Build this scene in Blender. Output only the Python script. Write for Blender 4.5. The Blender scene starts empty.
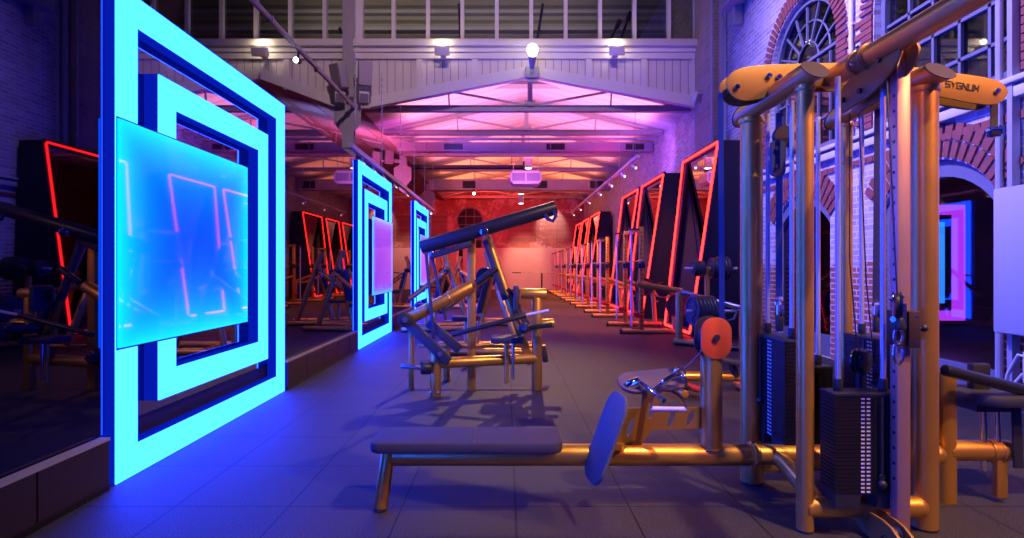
import bpy, bmesh, math, random
from mathutils import Vector, Matrix, Euler
random.seed(7)
SC = bpy.context.scene
COL = SC.collection
PI = math.pi
V = Vector

# ------------------------------------------------------------------ materials
def nodes(name):
    m = bpy.data.materials.new(name); m.use_nodes = True
    nt = m.node_tree; nt.nodes.clear()
    out = nt.nodes.new('ShaderNodeOutputMaterial')
    return m, nt, out

def N(nt, typ, **kw):
    n = nt.nodes.new(typ)
    for k, v in kw.items():
        if k in n.inputs: n.inputs[k].default_value = v
        else: setattr(n, k, v)
    return n

def pbr(name, col, metal=0.0, rough=0.5, var=0.12, nscale=9.0, bump=0.0, coat=0.0, spec=0.5):
    """painted / metal / rubber surface with a little procedural variation"""
    m, nt, out = nodes(name)
    b = N(nt, 'ShaderNodeBsdfPrincipled')
    b.inputs['Metallic'].default_value = metal
    b.inputs['Coat Weight'].default_value = coat; b.inputs['Coat Roughness'].default_value = 0.14
    b.inputs['Specular IOR Level'].default_value = spec
    tc = N(nt, 'ShaderNodeTexCoord')
    nz = N(nt, 'ShaderNodeTexNoise', Scale=nscale, Detail=3.0)
    nt.links.new(tc.outputs['Object'], nz.inputs['Vector'])
    mx = N(nt, 'ShaderNodeMix', data_type='RGBA')
    mx.inputs['A'].default_value = (*[c * (1 - var) for c in col], 1)
    mx.inputs['B'].default_value = (*[min(1, c * (1 + var)) for c in col], 1)
    nt.links.new(nz.outputs['Fac'], mx.inputs['Factor'])
    nt.links.new(mx.outputs['Result'], b.inputs['Base Color'])
    mr = N(nt, 'ShaderNodeMapRange')
    mr.inputs['To Min'].default_value = max(0.02, rough - 0.06)
    mr.inputs['To Max'].default_value = min(1, rough + 0.06)
    nt.links.new(nz.outputs['Fac'], mr.inputs['Value'])
    nt.links.new(mr.outputs['Result'], b.inputs['Roughness'])
    if bump > 0:
        n2 = N(nt, 'ShaderNodeTexNoise', Scale=nscale * 18, Detail=2.0)
        nt.links.new(tc.outputs['Object'], n2.inputs['Vector'])
        bp = N(nt, 'ShaderNodeBump', Strength=bump, Distance=0.01)
        nt.links.new(n2.outputs['Fac'], bp.inputs['Height'])
        nt.links.new(bp.outputs['Normal'], b.inputs['Normal'])
    nt.links.new(b.outputs['BSDF'], out.inputs['Surface'])
    return m

def emis(name, col, strength):
    m, nt, out = nodes(name)
    e = N(nt, 'ShaderNodeEmission', Color=(*col, 1), Strength=strength)
    nt.links.new(e.outputs['Emission'], out.inputs['Surface'])
    return m

def math_node(nt, op, a, b=None, c=None):
    n = nt.nodes.new('ShaderNodeMath'); n.operation = op
    for i, x in enumerate((a, b, c)):
        if x is None: continue
        if isinstance(x, (int, float)): n.inputs[i].default_value = x
        else: nt.links.new(x, n.inputs[i])
    return n.outputs[0]

def mat_floor():
    m, nt, out = nodes('rubber_floor')
    b = N(nt, 'ShaderNodeBsdfPrincipled')
    tc = N(nt, 'ShaderNodeTexCoord')
    sp = N(nt, 'ShaderNodeSeparateXYZ'); nt.links.new(tc.outputs['Object'], sp.inputs[0])
    def seam(ch, off):
        v = math_node(nt, 'SUBTRACT', sp.outputs[ch], off)
        v = math_node(nt, 'DIVIDE', v, 0.6)
        v = math_node(nt, 'PINGPONG', v, 0.5)
        return math_node(nt, 'LESS_THAN', v, 0.008)
    s = math_node(nt, 'MAXIMUM', seam(0, 0.05), seam(1, 2.92))
    sp1 = N(nt, 'ShaderNodeTexNoise', Scale=170.0, Detail=2.0)
    nt.links.new(tc.outputs['Object'], sp1.inputs['Vector'])
    cr = N(nt, 'ShaderNodeValToRGB')
    e = cr.color_ramp.elements
    e[0].position = 0.42; e[0].color = (0.013, 0.012, 0.013, 1)
    e[1].position = 0.64; e[1].color = (0.092, 0.080, 0.080, 1)
    nt.links.new(sp1.outputs['Fac'], cr.inputs['Fac'])
    big = N(nt, 'ShaderNodeTexNoise', Scale=1.6, Detail=4.0)
    nt.links.new(tc.outputs['Object'], big.inputs['Vector'])
    bm_ = N(nt, 'ShaderNodeMapRange'); bm_.inputs['To Min'].default_value = 0.75; bm_.inputs['To Max'].default_value = 1.2
    nt.links.new(big.outputs['Fac'], bm_.inputs['Value'])
    mul = N(nt, 'ShaderNodeMix', data_type='RGBA', blend_type='MULTIPLY'); mul.inputs['Factor'].default_value = 1
    nt.links.new(cr.outputs['Color'], mul.inputs['A']); nt.links.new(bm_.outputs['Result'], mul.inputs['B'])
    mx = N(nt, 'ShaderNodeMix', data_type='RGBA'); mx.inputs['B'].default_value = (0.003, 0.003, 0.003, 1)
    nt.links.new(s, mx.inputs['Factor']); nt.links.new(mul.outputs['Result'], mx.inputs['A'])
    nt.links.new(mx.outputs['Result'], b.inputs['Base Color'])
    b.inputs['Roughness'].default_value = 0.62; b.inputs['Specular IOR Level'].default_value = 0.35
    bp = N(nt, 'ShaderNodeBump', Strength=0.35, Distance=0.004)
    h = math_node(nt, 'SUBTRACT', sp1.outputs['Fac'], math_node(nt, 'MULTIPLY', s, 2.0))
    nt.links.new(h, bp.inputs['Height']); nt.links.new(bp.outputs['Normal'], b.inputs['Normal'])
    nt.links.new(b.outputs['BSDF'], out.inputs['Surface'])
    return m

def mat_brick(name, c1, c2, mortar, axes=(1, 2), lower=None, zsplit=1.35, bw=0.225, bh=0.075, patch=None):
    """brick wall; lower = (c1, c2, mortar) of the bare bricks under a whitewash line"""
    m, nt, out = nodes(name)
    b = N(nt, 'ShaderNodeBsdfPrincipled'); b.inputs['Roughness'].default_value = 0.8
    tc = N(nt, 'ShaderNodeTexCoord')
    sp = N(nt, 'ShaderNodeSeparateXYZ'); nt.links.new(tc.outputs['Object'], sp.inputs[0])
    cb = N(nt, 'ShaderNodeCombineXYZ')
    nt.links.new(sp.outputs[axes[0]], cb.inputs[0]); nt.links.new(sp.outputs[axes[1]], cb.inputs[1])
    def brick(a, bb, mo):
        t = N(nt, 'ShaderNodeTexBrick')
        t.inputs['Color1'].default_value = (*a, 1); t.inputs['Color2'].default_value = (*bb, 1)
        t.inputs['Mortar'].default_value = (*mo, 1); t.inputs['Scale'].default_value = 1.0
        t.inputs['Mortar Size'].default_value = 0.010; t.inputs['Brick Width'].default_value = bw
        t.inputs['Row Height'].default_value = bh; t.inputs['Mortar Smooth'].default_value = 0.2
        nt.links.new(cb.outputs[0], t.inputs['Vector'])
        return t
    t1 = brick(c1, c2, mortar)
    nz = N(nt, 'ShaderNodeTexNoise', Scale=2.2, Detail=5.0, Roughness=0.65)
    nt.links.new(tc.outputs['Object'], nz.inputs['Vector'])
    col = t1.outputs['Color']
    if lower:
        t2 = brick(*lower)
        th = math_node(nt, 'MULTIPLY_ADD', nz.outputs['Fac'], 0.5, zsplit - 0.25)
        f = math_node(nt, 'LESS_THAN', sp.outputs[2], th)
        mx = N(nt, 'ShaderNodeMix', data_type='RGBA')
        nt.links.new(f, mx.inputs['Factor']); nt.links.new(col, mx.inputs['A']); nt.links.new(t2.outputs['Color'], mx.inputs['B'])
        col = mx.outputs['Result']
    if patch:      # flaking paint: patches of another colour
        n3 = N(nt, 'ShaderNodeTexNoise', Scale=patch[1], Detail=6.0, Roughness=0.7)
        nt.links.new(tc.outputs['Object'], n3.inputs['Vector'])
        f = N(nt, 'ShaderNodeMapRange'); f.inputs['From Min'].default_value = patch[2]; f.inputs['From Max'].default_value = patch[2] + 0.06
        nt.links.new(n3.outputs['Fac'], f.inputs['Value'])
        mx = N(nt, 'ShaderNodeMix', data_type='RGBA'); mx.inputs['B'].default_value = (*patch[0], 1)
        nt.links.new(f.outputs['Result'], mx.inputs['Factor']); nt.links.new(col, mx.inputs['A'])
        col = mx.outputs['Result']
    mu = N(nt, 'ShaderNodeMix', data_type='RGBA', blend_type='MULTIPLY'); mu.inputs['Factor'].default_value = 1
    mr = N(nt, 'ShaderNodeMapRange'); mr.inputs['To Min'].default_value = 0.6; mr.inputs['To Max'].default_value = 1.3
    nt.links.new(nz.outputs['Fac'], mr.inputs['Value'])
    nt.links.new(col, mu.inputs['A']); nt.links.new(mr.outputs['Result'], mu.inputs['B'])
    nt.links.new(mu.outputs['Result'], b.inputs['Base Color'])
    bp = N(nt, 'ShaderNodeBump', Strength=0.5, Distance=0.01, invert=True)
    nt.links.new(t1.outputs['Fac'], bp.inputs['Height']); nt.links.new(bp.outputs['Normal'], b.inputs['Normal'])
    nt.links.new(b.outputs['BSDF'], out.inputs['Surface'])
    return m

def mat_boards(name, col, axis, pitch, groove=0.05, rough=0.55):
    m, nt, out = nodes(name)
    b = N(nt, 'ShaderNodeBsdfPrincipled'); b.inputs['Roughness'].default_value = rough
    tc = N(nt, 'ShaderNodeTexCoord')
    sp = N(nt, 'ShaderNodeSeparateXYZ'); nt.links.new(tc.outputs['Object'], sp.inputs[0])
    v = math_node(nt, 'PINGPONG', math_node(nt, 'DIVIDE', sp.outputs[axis], pitch), 0.5)
    g = math_node(nt, 'LESS_THAN', v, groove)
    nz = N(nt, 'ShaderNodeTexNoise', Scale=3.0, Detail=4.0)
    nt.links.new(tc.outputs['Object'], nz.inputs['Vector'])
    mx0 = N(nt, 'ShaderNodeMix', data_type='RGBA')
    mx0.inputs['A'].default_value = (*[c * 0.85 for c in col], 1); mx0.inputs['B'].default_value = (*[min(1, c * 1.12) for c in col], 1)
    nt.links.new(nz.outputs['Fac'], mx0.inputs['Factor'])
    mx = N(nt, 'ShaderNodeMix', data_type='RGBA'); mx.inputs['B'].default_value = (*[c * 0.45 for c in col], 1)
    nt.links.new(g, mx.inputs['Factor']); nt.links.new(mx0.outputs['Result'], mx.inputs['A'])
    nt.links.new(mx.outputs['Result'], b.inputs['Base Color'])
    bp = N(nt, 'ShaderNodeBump', Strength=0.5, Distance=0.01, invert=True)
    nt.links.new(g, bp.inputs['Height']); nt.links.new(bp.outputs['Normal'], b.inputs['Normal'])
    nt.links.new(b.outputs['BSDF'], out.inputs['Surface'])
    return m

def mat_glass(name, tint=(0.8, 0.85, 0.9), refl=0.12, rough=0.02):
    m, nt, out = nodes(name)
    t = N(nt, 'ShaderNodeBsdfTransparent', Color=(*tint, 1))
    g = N(nt, 'ShaderNodeBsdfGlossy', Color=(0.9, 0.9, 0.95, 1), Roughness=rough)
    mx = N(nt, 'ShaderNodeMixShader'); mx.inputs[0].default_value = refl
    nt.links.new(t.outputs[0], mx.inputs[1]); nt.links.new(g.outputs[0], mx.inputs[2])
    nt.links.new(mx.outputs[0], out.inputs['Surface'])
    return m

def mat_mirror(name, col):
    m, nt, out = nodes(name)
    b = N(nt, 'ShaderNodeBsdfPrincipled'); b.inputs['Metallic'].default_value = 1
    b.inputs['Roughness'].default_value = 0.015
    tc = N(nt, 'ShaderNodeTexCoord')
    nz = N(nt, 'ShaderNodeTexNoise', Scale=1.2, Detail=3.0); nt.links.new(tc.outputs['Object'], nz.inputs['Vector'])
    mx = N(nt, 'ShaderNodeMix', data_type='RGBA')
    mx.inputs['A'].default_value = (*[c * 0.9 for c in col], 1); mx.inputs['B'].default_value = (*[c * 1.1 for c in col], 1)
    nt.links.new(nz.outputs['Fac'], mx.inputs['Factor']); nt.links.new(mx.outputs['Result'], b.inputs['Base Color'])
    nt.links.new(b.outputs['BSDF'], out.inputs['Surface'])
    return m

def mat_screen(name, edge, mid, hy, hz, band):
    """edge-lit glass sheet: LEDs run round its rim, so the rim gives off more light than the middle"""
    m, nt, out = nodes(name)
    tc = N(nt, 'ShaderNodeTexCoord')
    sp = N(nt, 'ShaderNodeSeparateXYZ'); nt.links.new(tc.outputs['Object'], sp.inputs[0])
    dy = math_node(nt, 'SUBTRACT', hy, math_node(nt, 'ABSOLUTE', sp.outputs[1]))
    dz = math_node(nt, 'SUBTRACT', hz, math_node(nt, 'ABSOLUTE', sp.outputs[2]))
    d = math_node(nt, 'SMOOTH_MIN', dy, dz, 0.12)
    f = math_node(nt, 'POWER', 2.718, math_node(nt, 'DIVIDE', math_node(nt, 'MULTIPLY', d, -1.0), band))
    mx = N(nt, 'ShaderNodeMix', data_type='RGBA')
    mx.inputs['A'].default_value = (*mid, 1); mx.inputs['B'].default_value = (*edge, 1)
    nt.links.new(f, mx.inputs['Factor'])
    b = N(nt, 'ShaderNodeBsdfPrincipled')
    b.inputs['Base Color'].default_value = (0.02, 0.02, 0.05, 1); b.inputs['Roughness'].default_value = 0.03
    b.inputs['Specular IOR Level'].default_value = 0.25
    nt.links.new(mx.outputs['Result'], b.inputs['Emission Color']); b.inputs['Emission Strength'].default_value = 1.0
    nt.links.new(b.outputs['BSDF'], out.inputs['Surface'])
    return m

def mat_grille():
    m, nt, out = nodes('perforated_grille')
    b = N(nt, 'ShaderNodeBsdfPrincipled'); b.inputs['Roughness'].default_value = 0.5
    tc = N(nt, 'ShaderNodeTexCoord')
    sp = N(nt, 'ShaderNodeSeparateXYZ'); nt.links.new(tc.outputs['Object'], sp.inputs[0])
    a = math_node(nt, 'PINGPONG', math_node(nt, 'DIVIDE', sp.outputs[1], 0.016), 0.5)
    c = math_node(nt, 'PINGPONG', math_node(nt, 'DIVIDE', sp.outputs[2], 0.016), 0.5)
    r = math_node(nt, 'ADD', math_node(nt, 'MULTIPLY', a, a), math_node(nt, 'MULTIPLY', c, c))
    h = math_node(nt, 'LESS_THAN', r, 0.09)
    mx = N(nt, 'ShaderNodeMix', data_type='RGBA'); mx.inputs['A'].default_value = (0.035, 0.018, 0.026, 1); mx.inputs['B'].default_value = (0.008, 0.008, 0.01, 1)
    nt.links.new(h, mx.inputs['Factor']); nt.links.new(mx.outputs['Result'], b.inputs['Base Color'])
    nt.links.new(b.outputs['BSDF'], out.inputs['Surface'])
    return m

M = {}
M['gold'] = pbr('gold_anodised', (0.82, 0.41, 0.07), 0.78, 0.40, 0.06, coat=0.3)
M['gold_plate'] = pbr('gold_plate', (0.37, 0.170, 0.03), 0.3, 0.5, 0.06, coat=0.1)
M['gold_light'] = pbr('gold_light', (0.86, 0.48, 0.12), 0.72, 0.40, 0.06, coat=0.25)
M['brown_cap'] = pbr('brown_cap', (0.05, 0.022, 0.022), 0.0, 0.55)
M['red_plate'] = pbr('red_cover', (0.82, 0.10, 0.02), 0.0, 0.42, 0.05, coat=0.2)
M['black'] = pbr('black_plastic', (0.025, 0.024, 0.028), 0.0, 0.45, 0.2)
M['black_gloss'] = pbr('black_gloss', (0.02, 0.02, 0.024), 0.0, 0.22, 0.2)
M['stack'] = pbr('stack_black', (0.016, 0.011, 0.014), 0.1, 0.38, 0.15, spec=0.35)
M['column_steel'] = pbr('column_steel', (0.62, 0.36, 0.30), 0.6, 0.42, 0.05)
M['mirror_panel'] = mat_mirror('panel_mirror', (0.36, 0.33, 0.42))
M['number'] = pbr('white_print', (0.75, 0.72, 0.78), 0.0, 0.6, 0.05)
M['chrome'] = pbr('chrome', (0.85, 0.85, 0.88), 1.0, 0.10, 0.04)
M['steel'] = pbr('steel', (0.55, 0.55, 0.6), 1.0, 0.28, 0.06)
M['rod'] = pbr('guide_rod_steel', (0.72, 0.66, 0.70), 0.6, 0.36, 0.05)
M['pad'] = pbr('pad_vinyl', (0.050, 0.042, 0.058), 0.0, 0.6, 0.15, 30, 0.5)
M['padblack'] = pbr('pad_black', (0.04, 0.038, 0.05), 0.0, 0.5, 0.15, 30, 0.2)
M['arm_foam'] = pbr('arm_black', (0.045, 0.04, 0.042), 0.2, 0.36, 0.15)
M['belt'] = pbr('belt', (0.04, 0.04, 0.09), 0.0, 0.5, 0.1)
M['grip'] = pbr('grip_white', (0.75, 0.72, 0.72), 0.0, 0.6, 0.05, 60, 0.3)
M['tread'] = pbr('foot_tread', (0.16, 0.16, 0.20), 0.0, 0.55, 0.25, 60, 0.8)
M['iron'] = pbr('iron_plate', (0.06, 0.058, 0.065), 0.5, 0.42, 0.15)
M['red_rubber'] = pbr('red_rubber', (0.6, 0.03, 0.03), 0.0, 0.5, 0.08)
M['navy'] = pbr('navy_panel', (0.020, 0.016, 0.034), 0.0, 0.6, 0.15, 3, spec=0.2)
M['edge_black'] = pbr('edge_black', (0.01, 0.01, 0.015), 0.0, 0.3, 0.1)
M['white'] = pbr('white_paint', (0.72, 0.69, 0.68), 0.0, 0.55, 0.06, 4)
M['steel_paint'] = pbr('painted_steel', (0.38, 0.36, 0.40), 0.1, 0.5, 0.12, 3)
M['truss'] = pbr('truss_paint', (0.36, 0.30, 0.33), 0.1, 0.5, 0.15, 4)
M['duct'] = pbr('duct_steel', (0.32, 0.27, 0.34), 0.3, 0.45, 0.1, 3)
M['dark_pipe'] = pbr('dark_pipe', (0.03, 0.03, 0.035), 0.2, 0.4)
M['frame_blue'] = pbr('window_frame', (0.16, 0.17, 0.24), 0.1, 0.45, 0.1)
M['voussoir'] = mat_brick('red_brick', (0.42, 0.10, 0.08), (0.30, 0.07, 0.07), (0.55, 0.5, 0.5), (1, 2), bw=5, bh=5)
M['redbrick'] = pbr('red_brick_plain', (0.24, 0.065, 0.06), 0.0, 0.8, 0.3, 12)
M['palebrick'] = pbr('whitewashed_brick', (0.55, 0.48, 0.52), 0.0, 0.8, 0.2, 14)
M['stone'] = pbr('stone_band', (0.6, 0.56, 0.6), 0.0, 0.7, 0.12, 6)
M['floor'] = mat_floor()
M['wall_r'] = mat_brick('whitewashed_brickwork', (0.62, 0.54, 0.58), (0.40, 0.32, 0.38), (0.70, 0.66, 0.70), (1, 2),
                        lower=((0.42, 0.13, 0.09), (0.32, 0.09, 0.07), (0.6, 0.55, 0.55)), zsplit=1.3, patch=((0.30, 0.16, 0.2), 3.5, 0.68))
M['wall_l'] = mat_brick('dark_brick', (0.34, 0.12, 0.10), (0.25, 0.09, 0.08), (0.4, 0.35, 0.35), (1, 2))
M['wall_end'] = mat_brick('end_brickwork', (0.48, 0.16, 0.12), (0.36, 0.11, 0.09), (0.45, 0.36, 0.34), (0, 2), patch=((0.62, 0.46, 0.42), 1.1, 0.52))
M['plaster'] = pbr('plaster', (0.66, 0.58, 0.54), 0.0, 0.7, 0.12, 2)
M['boards'] = mat_boards('boarding', (0.70, 0.64, 0.64), 0, 0.183)
M['roof'] = mat_boards('roof_boards', (0.72, 0.64, 0.64), 1, 0.45, 0.03)
M['corr'] = mat_boards('roof_sheet', (0.30, 0.27, 0.24), 2, 0.5, 0.12)
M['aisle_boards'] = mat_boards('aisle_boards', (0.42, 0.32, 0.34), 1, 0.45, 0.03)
M['ceil'] = pbr('dark_ceiling', (0.10, 0.09, 0.10), 0.0, 0.8)
M['mirror'] = mat_mirror('tinted_mirror', (0.085, 0.07, 0.13))
M['mirror_clear'] = mat_mirror('wall_mirror', (0.75, 0.72, 0.72))
M['glass'] = mat_glass('window_glass', (0.75, 0.75, 0.8), 0.10)
M['glass_door'] = mat_glass('door_glass', (0.6, 0.6, 0.7), 0.05)
M['dark_pane'] = pbr('dark_pane', (0.01, 0.01, 0.016), 0.0, 0.4, 0.1, spec=0.15)
M['foot_brown'] = pbr('foot_brown', (0.20, 0.12, 0.11), 0.0, 0.6, 0.15, 40, 0.5)
M['glass_dark'] = mat_glass('dark_glass', (0.45, 0.45, 0.55), 0.16)
M['led'] = emis('led_blue', (0.0035, 0.032, 1.0), 38.0)
M['reflected_violet'] = emis('reflected_violet', (0.62, 0.05, 1.0), 1.9)
M['reflected_azure'] = emis('reflected_azure', (0.02, 0.22, 1.0), 3.5)
M['neon'] = emis('neon_red', (1.0, 0.014, 0.011), 12.0)
M['lamp'] = emis('lamp_warm', (1.0, 0.86, 0.62), 14.0)
M['lamp_cool'] = emis('lamp_cool', (0.8, 0.95, 1.0), 25.0)
M['lamp_soft'] = emis('lamp_soft', (1.0, 0.9, 0.75), 8.0)
M['grille'] = mat_grille()
M['plinth'] = pbr('plinth_brown', (0.045, 0.022, 0.026), 0.1, 0.45, 0.2, 5)
M['board_white'] = pbr('white_board', (0.45, 0.46, 0.52), 0.0, 0.35, 0.03)
M['wood'] = pbr('wood_floor', (0.22, 0.12, 0.07), 0.0, 0.4, 0.3, 4)

# ------------------------------------------------------------------ mesh builder
def frame_z(d):
    d = V(d).normalized()
    up = V((0, 0, 1)) if abs(d.z) < 0.95 else V((1, 0, 0))
    x = up.cross(d).normalized(); y = d.cross(x)
    return Matrix((x, y, d)).transposed()

class MB:
    def __init__(self): self.bm = bmesh.new()
    def _xf(self, vs, Mx):
        for v in vs: v.co = Mx @ v.co
    def box(self, c, s, rot=None, bev=0.0, seg=2):
        r = bmesh.ops.create_cube(self.bm, size=1.0); vs = r['verts']
        for v in vs: v.co = V((v.co.x * s[0], v.co.y * s[1], v.co.z * s[2]))
        if bev > 0:
            es = list({e for v in vs for e in v.link_edges})
            rr = bmesh.ops.bevel(self.bm, geom=es, offset=bev, segments=seg, affect='EDGES', profile=0.5)
            vs = list({v for f in rr['faces'] for v in f.verts} | {v for v in vs if v.is_valid})
        Mx = Matrix.Translation(V(c))
        if rot is not None:
            Mx = Mx @ (rot.to_4x4() if isinstance(rot, Matrix) else Euler(rot).to_matrix().to_4x4())
        self._xf(vs, Mx); return self
    def bar(self, p0, p1, w, h, bev=0.0, roll=0.0):
        """square-section bar from p0 to p1; h is the upright side"""
        p0, p1 = V(p0), V(p1); d = p1 - p0
        R = frame_z(d) @ Matrix.Rotation(roll, 3, 'Z')
        return self.box((p0 + p1) / 2, (w, h, d.length), R, bev)
    def tube(self, p0, p1, r, seg=18, r2=None, bev=0.0):
        p0, p1 = V(p0), V(p1); d = p1 - p0; L = d.length
        r2 = r if r2 is None else r2
        if bev > 0: prof = [(0, 0), (r - bev, 0), (r - bev * .3, bev * .3), (r, bev), (r2, L - bev), (r2 - bev * .3, L - bev * .3), (r2 - bev, L), (0, L)]
        else: prof = [(0, 0), (r, 0), (r2, L), (0, L)]
        return self.lathe(prof, Matrix.Translation(p0) @ frame_z(d).to_4x4(), seg)
    def lathe(self, prof, Mx, seg=24):
        rings = []
        for r, z in prof:
            if r < 1e-6: rings.append([self.bm.verts.new(Mx @ V((0, 0, z)))])
            else: rings.append([self.bm.verts.new(Mx @ V((r * math.cos(2 * PI * k / seg), r * math.sin(2 * PI * k / seg), z))) for k in range(seg)])
        for a, b in zip(rings[:-1], rings[1:]):
            for k in range(seg):
                k2 = (k + 1) % seg
                if len(a) == 1 and len(b) == 1: continue
                if len(a) == 1: f = [a[0], b[k2], b[k]]
                elif len(b) == 1: f = [a[k], a[k2], b[0]]
                else: f = [a[k], a[k2], b[k2], b[k]]
                try: self.bm.faces.new(f)
                except ValueError: pass
        return self
    def path(self, pts, r, seg=10, closed=False):
        pts = [V(p) for p in pts]; n = len(pts); rings = []
        up = None
        for i, p in enumerate(pts):
            a = pts[i - 1] if (i > 0 or closed) else p
            b = pts[(i + 1) % n] if (i < n - 1 or closed) else p
            t = (b - a).normalized()
            if up is None:
                up = V((0, 0, 1)) if abs(t.z) < 0.9 else V((1, 0, 0))
            x = up - t * up.dot(t)
            if x.length < 1e-5: x = V((1, 0, 0)) - t * t.x
            x.normalize(); up = x; y = t.cross(x)
            rings.append([self.bm.verts.new(p + r * (x * math.cos(2 * PI * k / seg) + y * math.sin(2 * PI * k / seg))) for k in range(seg)])
        rng = range(n) if closed else range(n - 1)
        for i in rng:
            a, b = rings[i], rings[(i + 1) % n]
            for k in range(seg):
                k2 = (k + 1) % seg
                self.bm.faces.new([a[k], a[k2], b[k2], b[k]])
        if not closed:
            self.bm.faces.new(rings[0][::-1]); self.bm.faces.new(rings[-1])
        return self
    def ribbon(self, pts, w, t, wdir):
        """flat strap along pts, width w along wdir, thickness t"""
        pts = [V(p) for p in pts]; wdir = V(wdir).normalized(); rows = []
        for i, p in enumerate(pts):
            a = pts[max(0, i - 1)]; b = pts[min(len(pts) - 1, i + 1)]
            n = (b - a).normalized().cross(wdir).normalized()
            rows.append([self.bm.verts.new(p + wdir * sx * w / 2 + n * sn * t / 2) for sx, sn in ((-1, -1), (1, -1), (1, 1), (-1, 1))])
        for a, b in zip(rows[:-1], rows[1:]):
            for k in range(4):
                k2 = (k + 1) % 4
                self.bm.faces.new([a[k], a[k2], b[k2], b[k]])
        self.bm.faces.new(rows[0][::-1]); self.bm.faces.new(rows[-1]); return self
    def plate(self, outer, t, Mx, holes=(), bev=0.0):
        """flat outline (local x,y) with holes, thickness t along local z centred"""
        bm2 = bmesh.new()
        es = []
        for loop in [outer, *holes]:
            vs = [bm2.verts.new((p[0], p[1], -t / 2)) for p in loop]
            es += [bm2.edges.new((vs[i], vs[(i + 1) % len(vs)])) for i in range(len(vs))]
        if holes:
            bmesh.ops.triangle_fill(bm2, use_beauty=True, use_dissolve=False, edges=es)
        else:
            bm2.faces.new(bm2.verts[:])
        bmesh.ops.recalc_face_normals(bm2, faces=bm2.faces[:])
        r = bmesh.ops.extrude_face_region(bm2, geom=bm2.faces[:])
        for g in r['geom']:
            if isinstance(g, bmesh.types.BMVert): g.co.z += t
        bmesh.ops.recalc_face_normals(bm2, faces=bm2.faces[:])
        if bev > 0:
            es = [e for e in bm2.edges if len(e.link_faces) == 2 and e.calc_face_angle(0) > 1.0 and abs(e.verts[0].co.z - e.verts[1].co.z) < 1e-6]
            bmesh.ops.bevel(bm2, geom=es, offset=bev, segments=2, affect='EDGES', profile=0.5)
        me = bpy.data.meshes.new('tmp'); 
        for v in bm2.verts: v.co = Mx @ v.co
        bm2.to_mesh(me); bm2.free()
        self.bm.from_mesh(me); bpy.data.meshes.remove(me)
        return self
    def sphere(self, c, r, s=(1, 1, 1), u=16, v=10):
        rr = bmesh.ops.create_uvsphere(self.bm, u_segments=u, v_segments=v, radius=r)
        for w in rr['verts']: w.co = V(c) + V((w.co.x * s[0], w.co.y * s[1], w.co.z * s[2]))
        return self
    def torus(self, c, R, r, axis=(0, 0, 1), seg=28, rs=8, sx=1.0, sy=1.0):
        F = frame_z(axis)
        return self.path([V(c) + F @ V((R * sx * math.cos(2 * PI * k / seg), R * sy * math.sin(2 * PI * k / seg), 0)) for k in range(seg)], r, rs, True)
    def build(self, name, mat, parent=None, smooth=35):
        off = WORLD.get(parent.name, V((0, 0, 0))) if parent is not None else V((0, 0, 0))
        bmesh.ops.recalc_face_normals(self.bm, faces=self.bm.faces[:])
        for v in self.bm.verts: v.co -= off
        me = bpy.data.meshes.new(name); self.bm.to_mesh(me); self.bm.free()
        me.materials.append(M[mat] if isinstance(mat, str) else mat)
        for p in me.polygons: p.use_smooth = True
        me.set_sharp_from_angle(angle=math.radians(smooth))
        o = bpy.data.objects.new(name, me); COL.objects.link(o)
        if parent is not None: o.parent = parent
        WORLD[o.name] = off
        return o
WORLD = {}

def tag(o, label, cat, group=None):
    o['label'] = label; o['category'] = cat
    if group: o['group'] = group
    return o
def thing(name, label, cat, loc=(0, 0, 0), group=None):
    o = bpy.data.objects.new(name, None); COL.objects.link(o)
    o.location = loc; o.empty_display_size = 0.1
    WORLD[o.name] = V(loc)
    return tag(o, label, cat, group)
def struct(name, mb, mat, parent=None):
    o = mb.build(name, mat, parent)
    if parent is None: o['kind'] = 'structure'
    return o
def solo(name, mb, mat, label, cat, loc, group=None):
    """a thing that is one mesh: origin at loc"""
    for v in mb.bm.verts: v.co -= V(loc)
    o = mb.build(name, mat); o.location = loc
    return tag(o, label, cat, group)
def copy_tree(o, parent=None):
    c = o.copy(); COL.objects.link(c)
    if parent is not None: c.parent = parent
    for ch in list(o.children): copy_tree(ch, c)
    return c
def dup(root, loc, label, rotz=None, group=None):
    r = copy_tree(root); r.location = loc; r['label'] = label
    if rotz is not None: r.rotation_euler = (0, 0, rotz)
    if group: r['group'] = group
    return r

F_PX, VX, VY, EYE = 552.0, 506.0, 267.5, 1.265
def at(x, y, Y):
    """real point at distance Y that the photo shows at pixel x, y"""
    return V(((x - VX) * Y / F_PX, Y, EYE - (y - VY) * Y / F_PX))

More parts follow.
